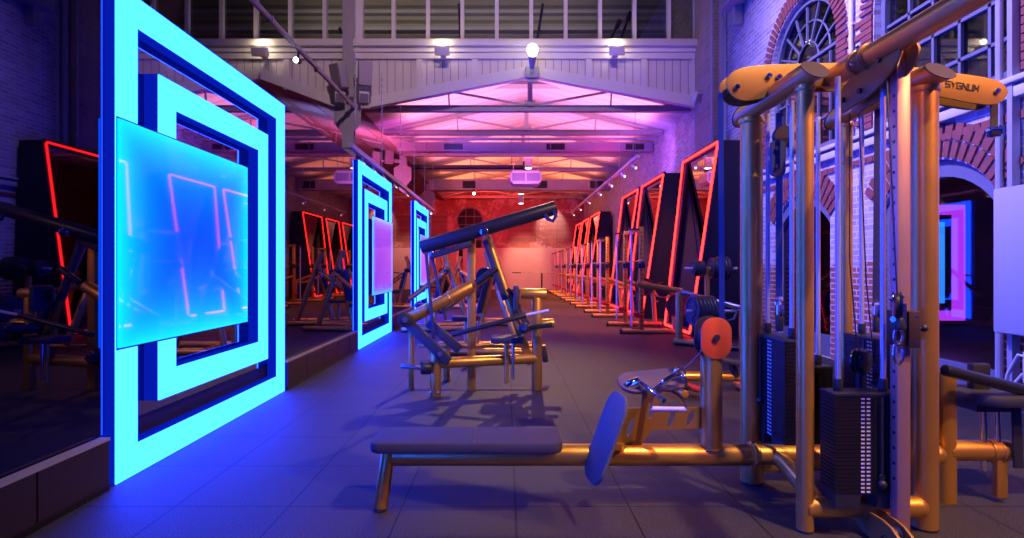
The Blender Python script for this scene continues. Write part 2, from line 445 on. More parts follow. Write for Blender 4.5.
def XZ(Y, off=(0, 0)):   # plate lying in the X-Z plane at depth Y: local x->X, y->Z, z->-Y
    return Matrix(((1, 0, 0, off[0]), (0, 0, -1, Y), (0, 1, 0, off[1]), (0, 0, 0, 1)))
def YZ(X):   # local x->Y, y->Z, z->X
    return Matrix(((0, 0, 1, X), (1, 0, 0, 0), (0, 1, 0, 0), (0, 0, 0, 1)))
def rrect(w, h, r, n=6, c=(0, 0)):
    pts = []
    for cx, cy, a0 in ((w / 2 - r, h / 2 - r, 0), (-w / 2 + r, h / 2 - r, PI / 2), (-w / 2 + r, -h / 2 + r, PI), (w / 2 - r, -h / 2 + r, 1.5 * PI)):
        for k in range(n + 1):
            a = a0 + PI / 2 * k / n
            pts.append((c[0] + cx + r * math.cos(a), c[1] + cy + r * math.sin(a)))
    return pts
def smooth_loop(pts, n=4):
    """closed Catmull-Rom through pts"""
    out = []; L = len(pts)
    P_ = [V((*p, 0)) for p in pts]
    for i in range(L):
        p0, p1, p2, p3 = P_[i - 1], P_[i], P_[(i + 1) % L], P_[(i + 2) % L]
        for k in range(n):
            t = k / n
            q = 0.5 * ((2 * p1) + (p2 - p0) * t + (2 * p0 - 5 * p1 + 4 * p2 - p3) * t * t + (3 * p1 - p0 - 3 * p2 + p3) * t ** 3)
            out.append((q.x, q.y))
    return out

#PART2
# ================================================================== THE SETTING
struct('floor', MB().box((-2.25, 14, -0.05), (13.5, 36.4, 0.1)), 'floor')

# ---- right-hand brick wall with two arched windows and two arched doorways
XR = 4.5
def arch_pts(y0, y1, zb, zs, rise, n=14):
    """outline of an arched opening: jambs y0..y1, bottom zb, springing zs, arch rise"""
    c = (y0 + y1) / 2; hw = (y1 - y0) / 2
    R = (hw * hw + rise * rise) / (2 * rise); cz = zs + rise - R; a0 = math.asin(min(1, hw / R))
    if rise >= hw - 1e-6: a0 = PI / 2
    pts = [(y0, zb), (y1, zb)]
    for k in range(n + 1):
        a = a0 - 2 * a0 * k / n
        pts.append((c + R * math.sin(a), cz + R * math.cos(a)))
    return pts, (c, cz, R, a0)
OPEN = [(4.93, 6.75, 2.98, 4.40, 0.91), (7.50, 9.40, 2.98, 4.40, 0.95)]
DOORS = [(5.06, 6.60, 0.0, 1.97, 0.42), (7.66, 9.24, 0.0, 1.97, 0.42)]
holes = [arch_pts(*o)[0] for o in OPEN] + [arch_pts(d[0], d[1], 0.004, d[3], d[4])[0] for d in DOORS]
wr = MB().plate([(-4, 0), (32, 0), (32, 9), (-4, 9)], 0.34, YZ(XR + 0.17), holes)
struct('wall_right', wr, 'wall_r')

def voussoirs(name, y0, y1, zs, rise, depth, mat, n, jamb=None):
    _, (c, cz, R, a0) = arch_pts(y0, y1, 0, zs, rise)
    mb = MB()
    for k in range(n):
        a = a0 - 2 * a0 * (k + 0.5) / n
        nc = 2 if depth > 0.3 else 1
        for q in range(nc):
            r = R + 0.01 + depth * (q + 0.5) / nc
            w = 2 * a0 * (R + depth * q / nc) / n - 0.024
            mb.box((XR - 0.012, c + r * math.sin(a), cz + r * math.cos(a)), (0.03, w, depth / nc - 0.016 * (nc - 1)), (-a, 0, 0))
    if jamb:
        z = jamb + 0.04; i = 0
        while z < zs - 0.02:
            for s, y in ((-1, y0), (1, y1)):
                w = 0.33 if i % 2 else 0.21
                mb.box((XR - 0.012, y + s * (0.012 + w / 2), z), (0.03, w, 0.066))
            z += 0.078; i += 1
    return struct(name, mb, mat)
voussoirs('trim_1', *OPEN[0][:2], 4.40, 0.91, 0.23, 'redbrick', 38, 2.98)
voussoirs('trim_2', *OPEN[1][:2], 4.40, 0.95, 0.23, 'redbrick', 38, 2.98)
voussoirs('trim_3', *DOORS[0][:2], 1.97, 0.42, 0.36, 'redbrick', 19)
voussoirs('trim_4', *DOORS[1][:2], 1.97, 0.42, 0.36, 'redbrick', 19)
# bare red header course and the stone band under the windows, with a slim conduit
mb = MB()
for k in range(120):
    mb.box((XR - 0.010, 2.2 + k * 0.118, 2.60), (0.028, 0.106, 0.072))
struct('trim_5', mb, 'redbrick')
struct('trim_6', MB().box((XR - 0.04, 6.5, 2.80), (0.09, 13.0, 0.10), bev=0.012).box((XR - 0.06, 6.5, 2.90), (0.13, 13.0, 0.05), bev=0.01), 'stone')

def arched_window(name, y0, y1, zb, zs, rise, fan):
    outer, (c, cz, R, a0) = arch_pts(y0 + 0.01, y1 - 0.01, zb, zs, rise - 0.01)
    inner, _ = arch_pts(y0 + 0.085, y1 - 0.085, zb + 0.08, zs, rise - 0.085)
    fr = struct(name, MB().plate(outer, 0.09, YZ(XR + 0.12), [inner]), 'frame_blue')
    fr['kind'] = 'structure'
    pane, _ = arch_pts(y0 + 0.06, y1 - 0.06, zb + 0.06, zs, rise - 0.06)
    MB().plate(pane, 0.012, YZ(XR + 0.14)).build('pane', 'glass_dark', fr)
    mb = MB(); X = XR + 0.115; t = 0.028
    if fan:
        for k in range(1, 8):
            a = -PI / 2 + PI * k / 8
            p0 = V((X, c + 0.30 * math.sin(a), zs + 0.30 * math.cos(a))); p1 = V((X, c + (R - 0.09) * math.sin(a), zs + (R - 0.09) * math.cos(a)))
            mb.bar(p0, p1, t, t)
        for rr in (0.30, 0.60):
            mb.path([(X, c + rr * math.sin(a), zs + rr * math.cos(a)) for a in [(-PI / 2) + PI * k / 20 for k in range(21)]], t / 2, 6)
        mb.box((X, c, zs), (0.05, y1 - y0 - 0.14, 0.04))
        for yy in (-0.60, -0.30, 0, 0.30, 0.60): mb.box((X, c + yy, (zb + zs) / 2), (t, t, zs - zb - 0.1))
        for zz in (3.45, 3.92): mb.box((X, c, zz), (t, y1 - y0 - 0.14, t))
    else:
        for yy in (5.25, 5.60, 5.95, 6.30): mb.box((X, yy, (zb + zs + 0.5) / 2), (0.035, 0.035, zs + 0.55 - zb - 0.1))
        for zz in (3.37, 3.76, 4.16, 4.55): mb.box((X, c, zz), (0.035, y1 - y0 - 0.14, 0.035))
    mb.build('muntins', 'frame_blue', fr)
arched_window('window_1', *OPEN[0], False)
arched_window('window_2', *OPEN[1], True)
def arched_door(name, y0, y1, zb, zs, rise):
    outer, _ = arch_pts(y0 + 0.008, y1 - 0.008, 0.006, zs, rise - 0.008)
    inner, _ = arch_pts(y0 + 0.07, y1 - 0.07, 0.30, zs - 0.10, rise - 0.075)
    fr = struct(name, MB().plate(outer, 0.10, YZ(XR + 0.10), [inner]), 'frame_blue')
    pane, _ = arch_pts(y0 + 0.05, y1 - 0.05, 0.28, zs, rise - 0.055)
    MB().plate(pane, 0.012, YZ(XR + 0.12)).build('pane', 'glass_door', fr)
    return fr
arched_door('door_1', *DOORS[0]); arched_door('door_2', *DOORS[1])
# the dark room beyond the two arched glass doors
struct('wall_beyond', MB().box((8.3, 9.3, 1.6), (0.1, 9.4, 3.4)).box((6.55, 14.0, 1.6), (3.4, 0.1, 3.4)).box((6.55, 4.6, 1.6), (3.4, 0.1, 3.4)), 'ceil')
struct('ceiling_beyond', MB().box((6.55, 9.3, 2.86), (3.4, 9.3, 0.08)), 'ceil')
struct('floor_beyond', MB().box((6.55, 9.3, -0.05), (3.4, 9.3, 0.1)), 'wood')
struct('wall_outer', MB().box((5.7, 14, 6.0), (0.1, 36, 6.1)), 'ceil')

# brick pier and pipes where the tall hall meets the lower hall
struct('wall_pier', MB().box((4.42, 12.1, 4.5), (0.16, 1.2, 9.0)), mat_brick('buff_brick', (0.52, 0.34, 0.27), (0.42, 0.27, 0.22), (0.5, 0.42, 0.38), (0, 2)))
pipes = MB()
for (x, y, r) in ((4.26, 11.42, 0.03), (4.42, 11.3, 0.055), (4.40, 11.08, 0.03)):
    pipes.tube((x, y, 3.68), (x, y, 8.8), r, 10)
    for z in (4.0, 5.4, 6.8): pipes.box((x + 0.02, y, z), (0.06, 2 * r + 0.05, 0.04))
solo('drain_pipes', pipes, 'steel_paint', 'thin grey service pipes running up the brick pier beside the tallest neon mirror', 'pipe', (4.4, 11.3, 3.68))
cp = MB().tube((4.45, 7.12, 2.95), (4.45, 7.12, 8.6), 0.028, 10)
for z in (3.2, 4.4, 5.6): cp.box((4.46, 7.12, z), (0.05, 0.09, 0.04))
solo('conduit_pipe', cp, 'white', 'pale conduit pipe on the brick between the two arched upper windows', 'pipe', (4.45, 7.12, 2.95))
# steel runway beam along the right wall high up
rb = MB().box((4.30, 3.4, 6.55), (0.36, 14.6, 0.06)).box((4.30, 3.4, 6.25), (0.30, 14.6, 0.05)).box((4.32, 3.4, 6.4), (0.06, 14.6, 0.3))
for y in (-1, 2, 5, 8, 10.5): rb.box((4.40, y, 6.05), (0.16, 0.14, 0.36))
struct('beam_right', rb, 'steel_paint')
# perforated cable upright and conduit at the far right of the wall
rp = MB().box((4.44, 4.83, 4.5), (0.07, 0.05, 8.9)).tube((4.45, 4.98, 0.1), (4.45, 4.98, 8.9), 0.03, 10)
struct('trim_7', rp, 'steel_paint')

# ---- left: freestanding partition with mirrors, plinth and three light panels
XM = -2.36
XI = -2.305      # face of the mirrors between the light panels
XF = -2.252      # front of the plinth under the mirrors
struct('wall_left', MB().box((XM - 0.075, 6.8, 1.475), (0.11, 18.5, 2.95)), 'navy')
PY = [3.20, 8.47, 13.66]; PW, PH = 2.44, 2.92
cuts = [-2.08, 0.42, 3.17, 5.66, 8.45, 10.93, 13.64, 16.02]
lab = ['dark tinted wall mirror behind the camera', 'dark tinted wall mirror just left of the large blue light panel', 'dark tinted wall mirror behind the large blue square light panel',
       'dark tinted wall mirror between the large and the middle light panel', 'dark tinted wall mirror behind the middle light panel',
       'dark tinted wall mirror between the middle and the farthest light panel', 'dark tinted wall mirror behind the farthest light panel']
for k in range(7):
    a, b = cuts[k] + 0.004, cuts[k + 1] - 0.004
    mir = solo('wall_mirror', MB().box(((XM if k in (0, 2, 4, 6) else XI) - 0.008, (a + b) / 2, 1.625), (0.016, b - a, 2.63)), 'mirror_panel' if k in (0, 2, 4, 6) else 'mirror', lab[k], 'mirror', (XM if k in (0, 2, 4, 6) else XI, (a + b) / 2, 0.31), 'tinted mirrors along the left partition')
for k in (1, 3, 5):      # plinth under the mirrors between the panels
    a, b = cuts[k] + 0.032, cuts[k + 1] - 0.032
    struct('wall_left_packing', MB().box(((XM + XI) / 2 - 0.014, (a + b) / 2, 1.475), (XI - XM - 0.014, b - a, 2.94)), 'navy')
    struct('trim_8', MB().box(((XI + XF) / 2, (a + b) / 2, 0.292), (XF - XI + 0.006, b - a, 0.016)), 'steel_paint')
    bl = MB(); yy = a
    w = 0.565 if k > 1 else 1.1
    while yy < b - 0.05:
        ww = min(w, b - yy); bl.box(((XI + XF) / 2 + 0.003, yy + ww / 2, 0.160), (XF - XI - 0.006, ww - 0.012, 0.248)); yy += w
    struct('baseboard_left', bl, 'plinth' if k > 1 else 'grille')
    struct('baseboard_skirt', MB().box(((XI + XF) / 2, (a + b) / 2, 0.018), (XF - XI - 0.004, b - a, 0.036)), 'edge_black')

M['acrylic_side'] = emis('lit_acrylic_edge', (0.004, 0.025, 1.0), 0.42)
M['screen_blue'] = mat_screen('screen_blue', (0.0, 0.95, 7.0), (0.0, 0.07, 1.05), 0.80, 0.67, 0.17)
M['screen_violet'] = mat_screen('screen_violet', (0.03, 0.8, 4.0), (0.26, 0.055, 0.85), 0.80, 0.68, 0.05)
def ring(cy, cz, w, h, t):
    o = [(cy - w / 2, cz - h / 2), (cy + w / 2, cz - h / 2), (cy + w / 2, cz + h / 2), (cy - w / 2, cz + h / 2)]
    i = [(cy - w / 2 + t, cz - h / 2 + t), (cy + w / 2 - t, cz - h / 2 + t), (cy + w / 2 - t, cz + h / 2 - t), (cy - w / 2 + t, cz + h / 2 - t)]
    return o, i
def light_panel(y0, label, mid, mirror_side):
    cy = y0 + PW / 2; cz = PH / 2 + 0.002
    root = thing('light_panel', label, 'light panel', (XM, cy, 0), 'square blue light panels on the mirrored partition')
    for nm, w, h in (('outer_frame', PW, PH), ('inner_frame', PW - 0.79, PH - 0.79)):
        o, i = ring(cy, cz, w, h, 0.19)
        fr = MB().plate(o, 0.085, YZ(XM + 0.045), [i]).build(nm, 'acrylic_side', root)
        o2, i2 = ring(cy, cz, w - 0.006, h - 0.006, 0.184)
        MB().plate(o2, 0.010, YZ(XM + 0.095), [i2]).build('diffuser', 'led', fr)
    sy = y0 + 0.80 if mirror_side < 0 else y0 + PW - 0.80
    # glass screen, its own origin at its centre so the lit rim follows it
    sc_ = MB().box((0, 0, 0), (0.012, 1.592, 1.335))
    me_o = sc_.build('screen', mid, None)
    me_o.parent = root; me_o.location = V((XM + 0.109, sy, cz + 0.002)) - V(root.location)
    b = MB().plate(ring(sy, cz + 0.002, 1.60, 1.36, 0.012)[0], 0.002, YZ(XM + 0.1015)).build('screen_back', 'edge_black', root)
    return root
light_panel(-2.05, 'unseen square blue light panel added on the partition behind the camera', 'screen_blue', -1)  # unseen panel continues the row's spacing, added to deepen blue in the foreground
light_panel(PY[0], 'largest square spiral light panel glowing blue with an azure screen at its near side', 'screen_blue', -1)
light_panel(PY[1], 'middle square light panel with cyan frames and a violet screen', 'screen_violet', 1)
light_panel(PY[2], 'smallest and farthest square light panel with a violet screen beyond the frame machine', 'screen_violet', 1)

# ---- gable: white boarded girder under a glazed strip where the hall gets lower
YG = 12.8
gx = lambda px: (px - VX) * YG / F_PX
gz = lambda py: EYE - (py - VY) * YG / F_PX
ZT = gz(58); AP = (0.58, gz(78)); EV = gz(109)
XL, XRr = gx(372) - 0.05, 4.48
gp = [(XRr, EV), (XRr, ZT), (-9.0, ZT), (-9.0, gz(112)), (gx(180), gz(100)), (gx(262), gz(80)), (gx(285), gz(88)), (gx(340), gz(110)), (XL, EV), AP]
struct('wall_gable', MB().plate(gp, 0.10, XZ(YG)), 'boards')
tr = MB()
YF = YG - 0.07
def strip(p0, p1, w, dy=0.0, t=0.12):
    p0 = V((p0[0], YF + dy, p0[1])); p1 = V((p1[0], YF + dy, p1[1])); d = p1 - p0
    a = math.atan2(d.z, d.x)
    tr.box((p0 + p1) / 2, (d.length, t, w), (0, -a, 0))
strip((XL, EV + 0.12), (AP[0], AP[1] + 0.12), 0.24); strip((AP[0], AP[1] + 0.12), (XRr, EV + 0.12), 0.24)
strip((gx(262), gz(80) + .12), (gx(342), gz(110) + 0.12), 0.24); strip((-9, gz(112) + .12), (gx(262), gz(80) + 0.12), 0.24)
strip((-9, ZT + 0.02), (XRr, ZT + 0.02), 0.16)
for px in (157, 215, 288, 420, 475, 531, 588, 643, 694):
    x = gx(px)
    zb = AP[1] - abs(x - AP[0]) * (AP[1] - EV) / (AP[0] - XL) if px > 372 else gz(95)
    zb = min(zb, AP[1]) + 0.1
    tr.box((x, YF + 0.01, (zb + ZT) / 2), (0.13, 0.10, ZT - zb))
struct('trim_9', tr, 'white')
cor = MB().box((-2.25, YG - 0.14, gz(47)), (13.4, 0.30, 0.16), bev=0.02).box((-2.25, YG - 0.10, gz(52.5)), (13.4, 0.16, 0.10)).box((-2.25, YG - 0.08, gz(43)), (13.4, 0.22, 0.05))
struct('trim_10', cor, 'white')
# clerestory glazing above the girder
cl = MB()
px = 428.2 - 34.3 * 8
Z0, Z1 = gz(42.5), 8.9
while px < 690:
    if not (336 < px < 366): cl.box((gx(px), YG - 0.02, (Z0 + Z1) / 2), (0.085, 0.10, Z1 - Z0))
    px += 34.3
cl.box((gx(697.5), YG - 0.02, (Z0 + Z1) / 2), (0.20, 0.12, Z1 - Z0)).box((gx(359), YG - 0.02, (Z0 + Z1) / 2), (0.22, 0.14, Z1 - Z0))
cl.box((-2.25, YG, Z0 + 0.03), (13.4, 0.12, 0.06)).box((-2.25, YG, Z1), (13.4, 0.12, 0.1))
w3 = struct('window_3', cl, 'white')
MB().box((-2.25, YG + 0.03, (Z0 + Z1) / 2), (13.4, 0.01, Z1 - Z0)).build('pane', 'glass', w3)
# sheeted roof slope seen through that glazing, with purlins
rs = MB()
A, B = V((0, 14.4, 6.1)), V((0, 16.2, 10.6))
for k in range(9):
    p = A.lerp(B, k / 8)
    rs.box((-2.25, p.y - 0.1, p.z - 0.1), (13.4, 0.12, 0.16), (1.1, 0, 0))
rp = struct('ceiling_clerestory', MB().bar(V((-2.25, 14.4, 6.1)), V((-2.25, 16.2, 10.6)), 13.4, 0.06), 'corr')
struct('beam_purlins', rs, 'steel_paint')
dm = MB()
for (x0, z0, x1, z1) in ((gx(295), 6.9, gx(318), 6.4), (gx(325), 7.3, gx(345), 6.5), (gx(455), 7.9, gx(458), 6.5), (gx(546), 7.9, gx(536), 6.4), (gx(622), 6.5, gx(640), 7.6), (gx(605), 6.4, gx(628), 7.4)):
    dm.tube((x0, 13.9, z0), (x1, 13.9, z1), 0.035, 8)
    dm.box((x1, 13.9, z1), (0.12, 0.1, 0.2), (0, 0.4, 0))
struct('beam_braces', dm, 'dark_pipe')

# ---- lower hall roof: two gabled bays
YE = 32.0
def roofbay(name, xa, xe0, xe1, za, ze, mat='roof'):
    r = MB()
    for xe in (xe0, xe1):
        a = V((xa, 0, za)); b = V((xe, 0, ze)); d = b - a
        c = (a + b) / 2; c.y = (YG + YE) / 2
        r.box(c, (d.length + 0.02, YE - YG - 0.1, 0.06), (0, -math.atan2(d.z, d.x), 0))
    return struct(name, r, mat)
roofbay('ceiling_main', 0.58, -3.55, 4.55, 6.15, 5.18)
roofbay('ceiling_aisle', -7.6, -3.55, -9.0, 6.15, 5.18, M['aisle_boards'])
struct('wall_aisle', MB().box((-9.05, 14, 4.5), (0.1, 36.2, 9.0)), 'wall_l')
struct('ceiling_nave', MB().box((-2.25, 4.4, 9.05), (13.7, 17.0, 0.1)), 'ceil')
struct('wall_behind', MB().box((-2.25, -4.1, 4.5), (13.7, 0.1, 9.1)), 'wall_l')
# skylight strips in the aisle roof
sk = MB()
for y in (14.6, 16.4, 18.2):
    for (xa, xb) in ((-6.9, -5.9), (-5.6, -4.9), (-4.6, -3.95)):
        za = 6.15 - (xa + 7.6) * (0.97 / 4.05) - 0.05; zb = 6.15 - (xb + 7.6) * (0.97 / 4.05) - 0.05
        sk.box(((xa + xb) / 2, y, (za + zb) / 2), (xb - xa, 1.1, 0.03), (0, math.atan2(0.97, 4.05), 0))
struct('window_4', sk, 'board_white')

# end wall with a round window above a dark window, plaster dado below the brick
def circ(cx, cz, r, n=28): return [(cx + r * math.cos(2 * PI * k / n), cz + r * math.sin(2 * PI * k / n)) for k in range(n)]
RW = (-2.09, 4.0, 0.80)
we = MB().plate([(-9, 0), (4.6, 0), (4.6, 6.3), (-9, 6.3)], 0.3, XZ(YE + 0.15), [circ(*RW), [(-2.90, 1.5), (-1.35, 1.5), (-1.35, 2.95), (-2.90, 2.95)]])
struct('wall_end', we, 'wall_end')
struct('wall_dado', MB().box((1.0, YE - 0.02, 1.2), (7.0, 0.06, 2.4)).box((-5.9, YE - 0.02, 1.2), (6.2, 0.06, 2.4)), 'plaster')
wb = MB().plate(circ(RW[0], RW[1], 0.79), 0.1, XZ(YE + 0.1), [circ(RW[0], RW[1], 0.71)])
w5 = struct('window_5', wb, 'frame_blue')
MB().plate(circ(RW[0], RW[1], 0.72), 0.02, XZ(YE + 0.12)).build('pane', 'dark_pane', w5)
mm = MB()
for k in (-0.24, 0.24):
    mm.box((RW[0] + k, YE + 0.09, RW[1]), (0.03, 0.03, 1.32)).box((RW[0], YE + 0.09, RW[1] + k), (1.32, 0.03, 0.03))
mm.build('muntins', 'frame_blue', w5)
w6 = struct('window_6', MB().plate([(-2.90, 1.5), (-1.35, 1.5), (-1.35, 2.95), (-2.90, 2.95)], 0.1, XZ(YE + 0.1), [[(-2.80, 1.6), (-1.45, 1.6), (-1.45, 2.85), (-2.80, 2.85)]]), 'frame_blue')
MB().box((-2.125, YE + 0.12, 2.225), (1.36, 0.02, 1.26)).build('pane', 'dark_pane', w6)
MB().box((-2.125, YE + 0.09, 2.225), (0.03, 0.03, 1.26)).box((-2.125, YE + 0.09, 2.3), (1.36, 0.03, 0.03)).build('muntins', 'frame_blue', w6)
pt = MB()
for (x0, x1, z0, z1) in ((0.1, 1.75, 2.75, 4.3), (2.9, 4.3, 2.75, 4.4), (-4.9, -3.4, 2.75, 4.3)):
    pt.box(((x0 + x1) / 2, YE - 0.01, (z0 + z1) / 2), (x1 - x0, 0.04, z1 - z0))
struct('trim_11', pt, M['wall_l'])

# ---- roof trusses
def truss(y, label, x0=-3.45, x1=4.45, za=6.02, ze=5.06, xa=0.58, zt=5.10):
    r = thing('roof_truss', label, 'roof truss', (xa, y, zt), 'steel roof trusses across the lower hall')
    mb = MB().box(((x0 + x1) / 2, y, zt), (x1 - x0, 0.06, 0.13)).box(((x0 + x1) / 2, y, zt + 0.065), (x1 - x0, 0.16, 0.014)).box(((x0 + x1) / 2, y, zt - 0.065), (x1 - x0, 0.16, 0.014))
    n = int((x1 - x0) / 0.16)
    for k in range(n):
        mb.sphere((x0 + 0.1 + k * 0.16, y - 0.035, zt), 0.016, u=6, v=4)
    mb.build('tie_beam', 'truss', r)
    for s, xe in ((0, x0), (1, x1)):
        MB().bar((xa, y, za - 0.02), (xe, y, ze + 0.06), 0.10, 0.09).build('rafter', 'truss', r)
    MB().box((xa, y, (za + zt) / 2), (0.12, 0.06, za - zt - 0.05)).box((xa, y, za - 0.12), (0.34, 0.09, 0.22)).box((xa, y, zt + 0.12), (0.26, 0.05, 0.16)).build('king_post', 'truss', r)
    for s in (-1, 1):
        xm = xa + s * 1.95
        zm = za - 1.95 * (za - ze) / 4.0
        MB().bar((xa + s * 0.05, y, zt + 0.08), (xm, y, zm - 0.03), 0.05, 0.05).build('strut', 'truss', r)
        MB().bar((xm, y, zt + 0.05), (xm + s * 0.02, y, zm - 0.03), 0.035, 0.035).build('hanger', 'truss', r)
    return r
T0 = truss(13.35, 'nearest riveted roof truss just behind the white boarded girder')
tl = ['second riveted roof truss counting from the white girder', 'third riveted roof truss from the white girder, near the pendant lamp', 'fourth riveted roof truss from the white girder', 'fifth riveted roof truss from the white girder',
      'sixth riveted roof truss, second from the red end wall', 'last riveted roof truss close to the red end wall']
for k, y in enumerate((15.7, 18.7, 21.6, 24.6, 27.4, 30.0)): dup(T0, (0.58, y, 5.10), tl[k])

# ---- transverse ducts and pipes under the roof
def duct(y, z, h, x0, x1, label):
    r = thing('air_duct', label, 'air duct', ((x0 + x1) / 2, y, z), 'air ducts crossing the lower hall')
    mb = MB().box(((x0 + x1) / 2, y, z), (x1 - x0, 0.34, h))
    x = x0 + 0.9
    while x < x1 - 0.2: mb.box((x, y, z), (0.03, 0.37, h + 0.03)); x += 1.25
    mb.build('body', 'duct', r)
    for f in (0.22, 0.62, 0.93):
        x = x0 + (x1 - x0) * f
        v = MB()
        for k in range(4): v.box((x, y - 0.175, z - h * 0.27 + k * h * 0.16), (0.52, 0.02, h * 0.09), (0.5, 0, 0))
        v.box((x, y - 0.172, z), (0.56, 0.006, h * 0.68)).build('vent', 'black', r)
duct(16.9, 4.93, 0.27, -3.3, 5.2 - 0.75, 'nearer grey air duct with dark vents crossing below the roof')
duct(24.0, 4.85, 0.46, -3.3, 4.45, 'farther deeper air duct with dark vents near the end of the hall')
solo('water_pipe', MB().tube((-3.4, 16.3, 5.06), (4.46, 16.3, 5.06), 0.045, 10), 'steel_paint', 'thin grey pipe crossing above the nearer air duct', 'pipe', (0.5, 16.3, 5.06))
bp = MB().tube((-3.4, 20.0, 4.90), (0.62, 20.0, 4.90), 0.085, 12).box((0.68, 20.0, 4.90), (0.14, 0.2, 0.38)).tube((-3.2, 20, 4.9), (-3.2, 20, 5.20), 0.012, 6).tube((0.2, 20, 4.9), (0.2, 20, 5.97), 0.012, 6)
solo('projector_boom', bp, 'black', 'black horizontal pole hung under the roof reaching the pendant lamp', 'pole', (-1.4, 20, 4.9))

# ---- steel columns along the left of the lower hall
def column(y, label, h=8.9, z0=4.50):
    x = -3.57
    r = thing('steel_column', label, 'column', (x, y, 0), 'painted steel columns along the partition')
    MB().box((x, y, h / 2), (0.17, 0.20, h)).box((x, y - 0.1, h / 2), (0.24, 0.02, h)).box((x, y + 0.1, h / 2), (0.24, 0.02, h)).box((x, y, 0.02), (0.4, 0.4, 0.04)).build('shaft', 'steel_paint', r)
    MB().plate([(x - 0.12, z0 - 0.55), (x + 0.12, z0 - 0.55), (x + 0.13, z0 - 0.2), (x + 0.30, z0), (x + 0.30, z0 + 0.40), (x + 0.13, z0 + 0.50), (x - 0.13, z0 + 0.50), (x - 0.30, z0 + 0.40), (x - 0.30, z0), (x - 0.13, z0 - 0.2)], 0.03, XZ(y - 0.13)).build('gusset', 'steel_paint', r)
    rv = MB()
    for i in range(6):
        for j in range(4): rv.sphere((x - 0.24 + i * 0.096, y - 0.15, z0 + 0.03 + j * 0.11), 0.018, u=6, v=4)
    rv.build('rivets', 'steel_paint', r)
    return r
column(12.56, 'tall painted steel column carrying two speakers in front of the white girder')
column(19.2, 'second steel column along the partition, above the middle light panel', 5.14, 4.3)
column(25.6, 'farthest steel column along the partition', 5.14, 4.3)

#PART3
M['lamp_track'] = emis('lamp_track', (1.0, 0.75, 0.7), 2.5)
# ================================================================== FIXTURES
# ---- leaning neon mirrors along the right wall
def neon_mirror(y0, y1, label):
    """wedge cabinet: front leans back, red tube round a tapered opening, upright mirror at the back"""
    r = thing('neon_mirror', label, 'mirror', (3.9, (y0 + y1) / 2, 0), 'leaning red neon mirrors on the right wall')
    XT, XB, ZT_, ZB = 3.95, 3.38, 3.62, 0.04
    f = lambda y, z: V((XB + (XT - XB) * (z - ZB) / (ZT_ - ZB), y, z))
    yt0, yt1, yb0, yb1 = y0, y1, y0 - 0.12, y1 - 0.55
    XK = 4.36
    def slab(pts, t):   # thin solid from 4 corner points
        mb = MB(); p = [V(q) for q in pts]; n = (p[1] - p[0]).cross(p[2] - p[0]).normalized() * t
        a = [mb.bm.verts.new(q) for q in p]; b = [mb.bm.verts.new(q + n) for q in p]
        mb.bm.faces.new(a); mb.bm.faces.new(b[::-1])
        for k in range(4): mb.bm.faces.new([a[k], b[k], b[(k + 1) % 4], a[(k + 1) % 4]])
        return mb
    o = 0.05
    slab([f(yt0 - o, ZT_), (XK, yt0 - o, ZT_), (XK, yb0 - o, 0.0), f(yb0 - o, 0.0)], 0.03).build('side_panel', 'navy', r)
    slab([f(yt1 + o, ZT_), f(yb1 + o, 0.0), (XK, yb1 + o, 0.0), (XK, yt1 + o, ZT_)], 0.03).build('side_panel', 'navy', r)
    slab([f(yt0 - o, ZT_), f(yt1 + o, ZT_), (XK, yt1 + o, ZT_), (XK, yt0 - o, ZT_)], 0.03).build('top_panel', 'navy', r)
    slab([(XK, yt0 - o, ZT_), (XK, yt1 + o, ZT_), (XK, yb1 + o, 0.0), (XK, yb0 - o, 0.0)], -0.03).build('back_panel', 'navy', r)
    XG = 3.985; yg1 = yb1 - 0.78      # upright mirror; its far edge runs inwards to the foot, so the far cheek is splayed
    mm = slab([(XG, yt0, ZT_ - 0.03), (XG, yt1 - 0.02, ZT_ - 0.03), (XG, yg1, 0.1), (XG, yb0, 0.1)], -0.012)
    mm.build('mirror_glass', 'mirror_clear', r)
    slab([f(yt1, ZT_), (XG, yt1 - 0.02, ZT_), (XG, yg1, 0.0), f(yb1, 0.0)], -0.02).build('far_cheek', 'navy', r)
    slab([f(yt0, ZT_), f(yb0, 0.0), (XG, yb0, 0.0), (XG, yt0, ZT_)], -0.02).build('near_cheek', 'navy', r)
    pts = [f(yt0, ZT_ - 0.02), f(yt1, ZT_ - 0.02), f(yb1, ZB + 0.02), f(yb0, ZB + 0.02)]
    bd = MB()
    for k in range(4):
        if k == 1:      # far leg widened inwards, added width hides the tube's reflection in the mirror
            bd.bar(pts[1] + V((0.03, -0.075, 0)), pts[2] + V((0.03, -0.075, 0)), 0.24, 0.05); continue
        bd.bar(pts[k] + V((0.03, 0, 0)), pts[(k + 1) % 4] + V((0.03, 0, 0)), *((0.05, 0.13) if k in (0, 2) else (0.13, 0.05)))
    bd.build('frame', 'navy', r)
    loop = []
    for k in range(4):
        a, b = pts[k], pts[(k + 1) % 4]; d = (b - a).normalized()
        loop += [a + d * 0.03, b - d * 0.03]
    MB().path([p - V((0.012, 0, 0)) for p in loop], 0.024, 8, True).build('neon_tube', 'neon', r)
    return r
neon_mirror(10.25, 12.25, 'tall leaning mirror with red neon outline nearest the cable tower')
neon_mirror(13.80, 15.95, 'leaning red neon mirror second from the cable tower, behind the squat rack')
neon_mirror(16.45, 18.60, 'leaning red neon mirror third from the cable tower')
neon_mirror(23.2, 25.6, 'leaning red neon mirror fourth from the cable tower, first of the far trio')
neon_mirror(26.2, 28.2, 'leaning red neon mirror in the middle of the far trio')
neon_mirror(28.8, 30.9, 'leaning red neon mirror closest to the red end wall')

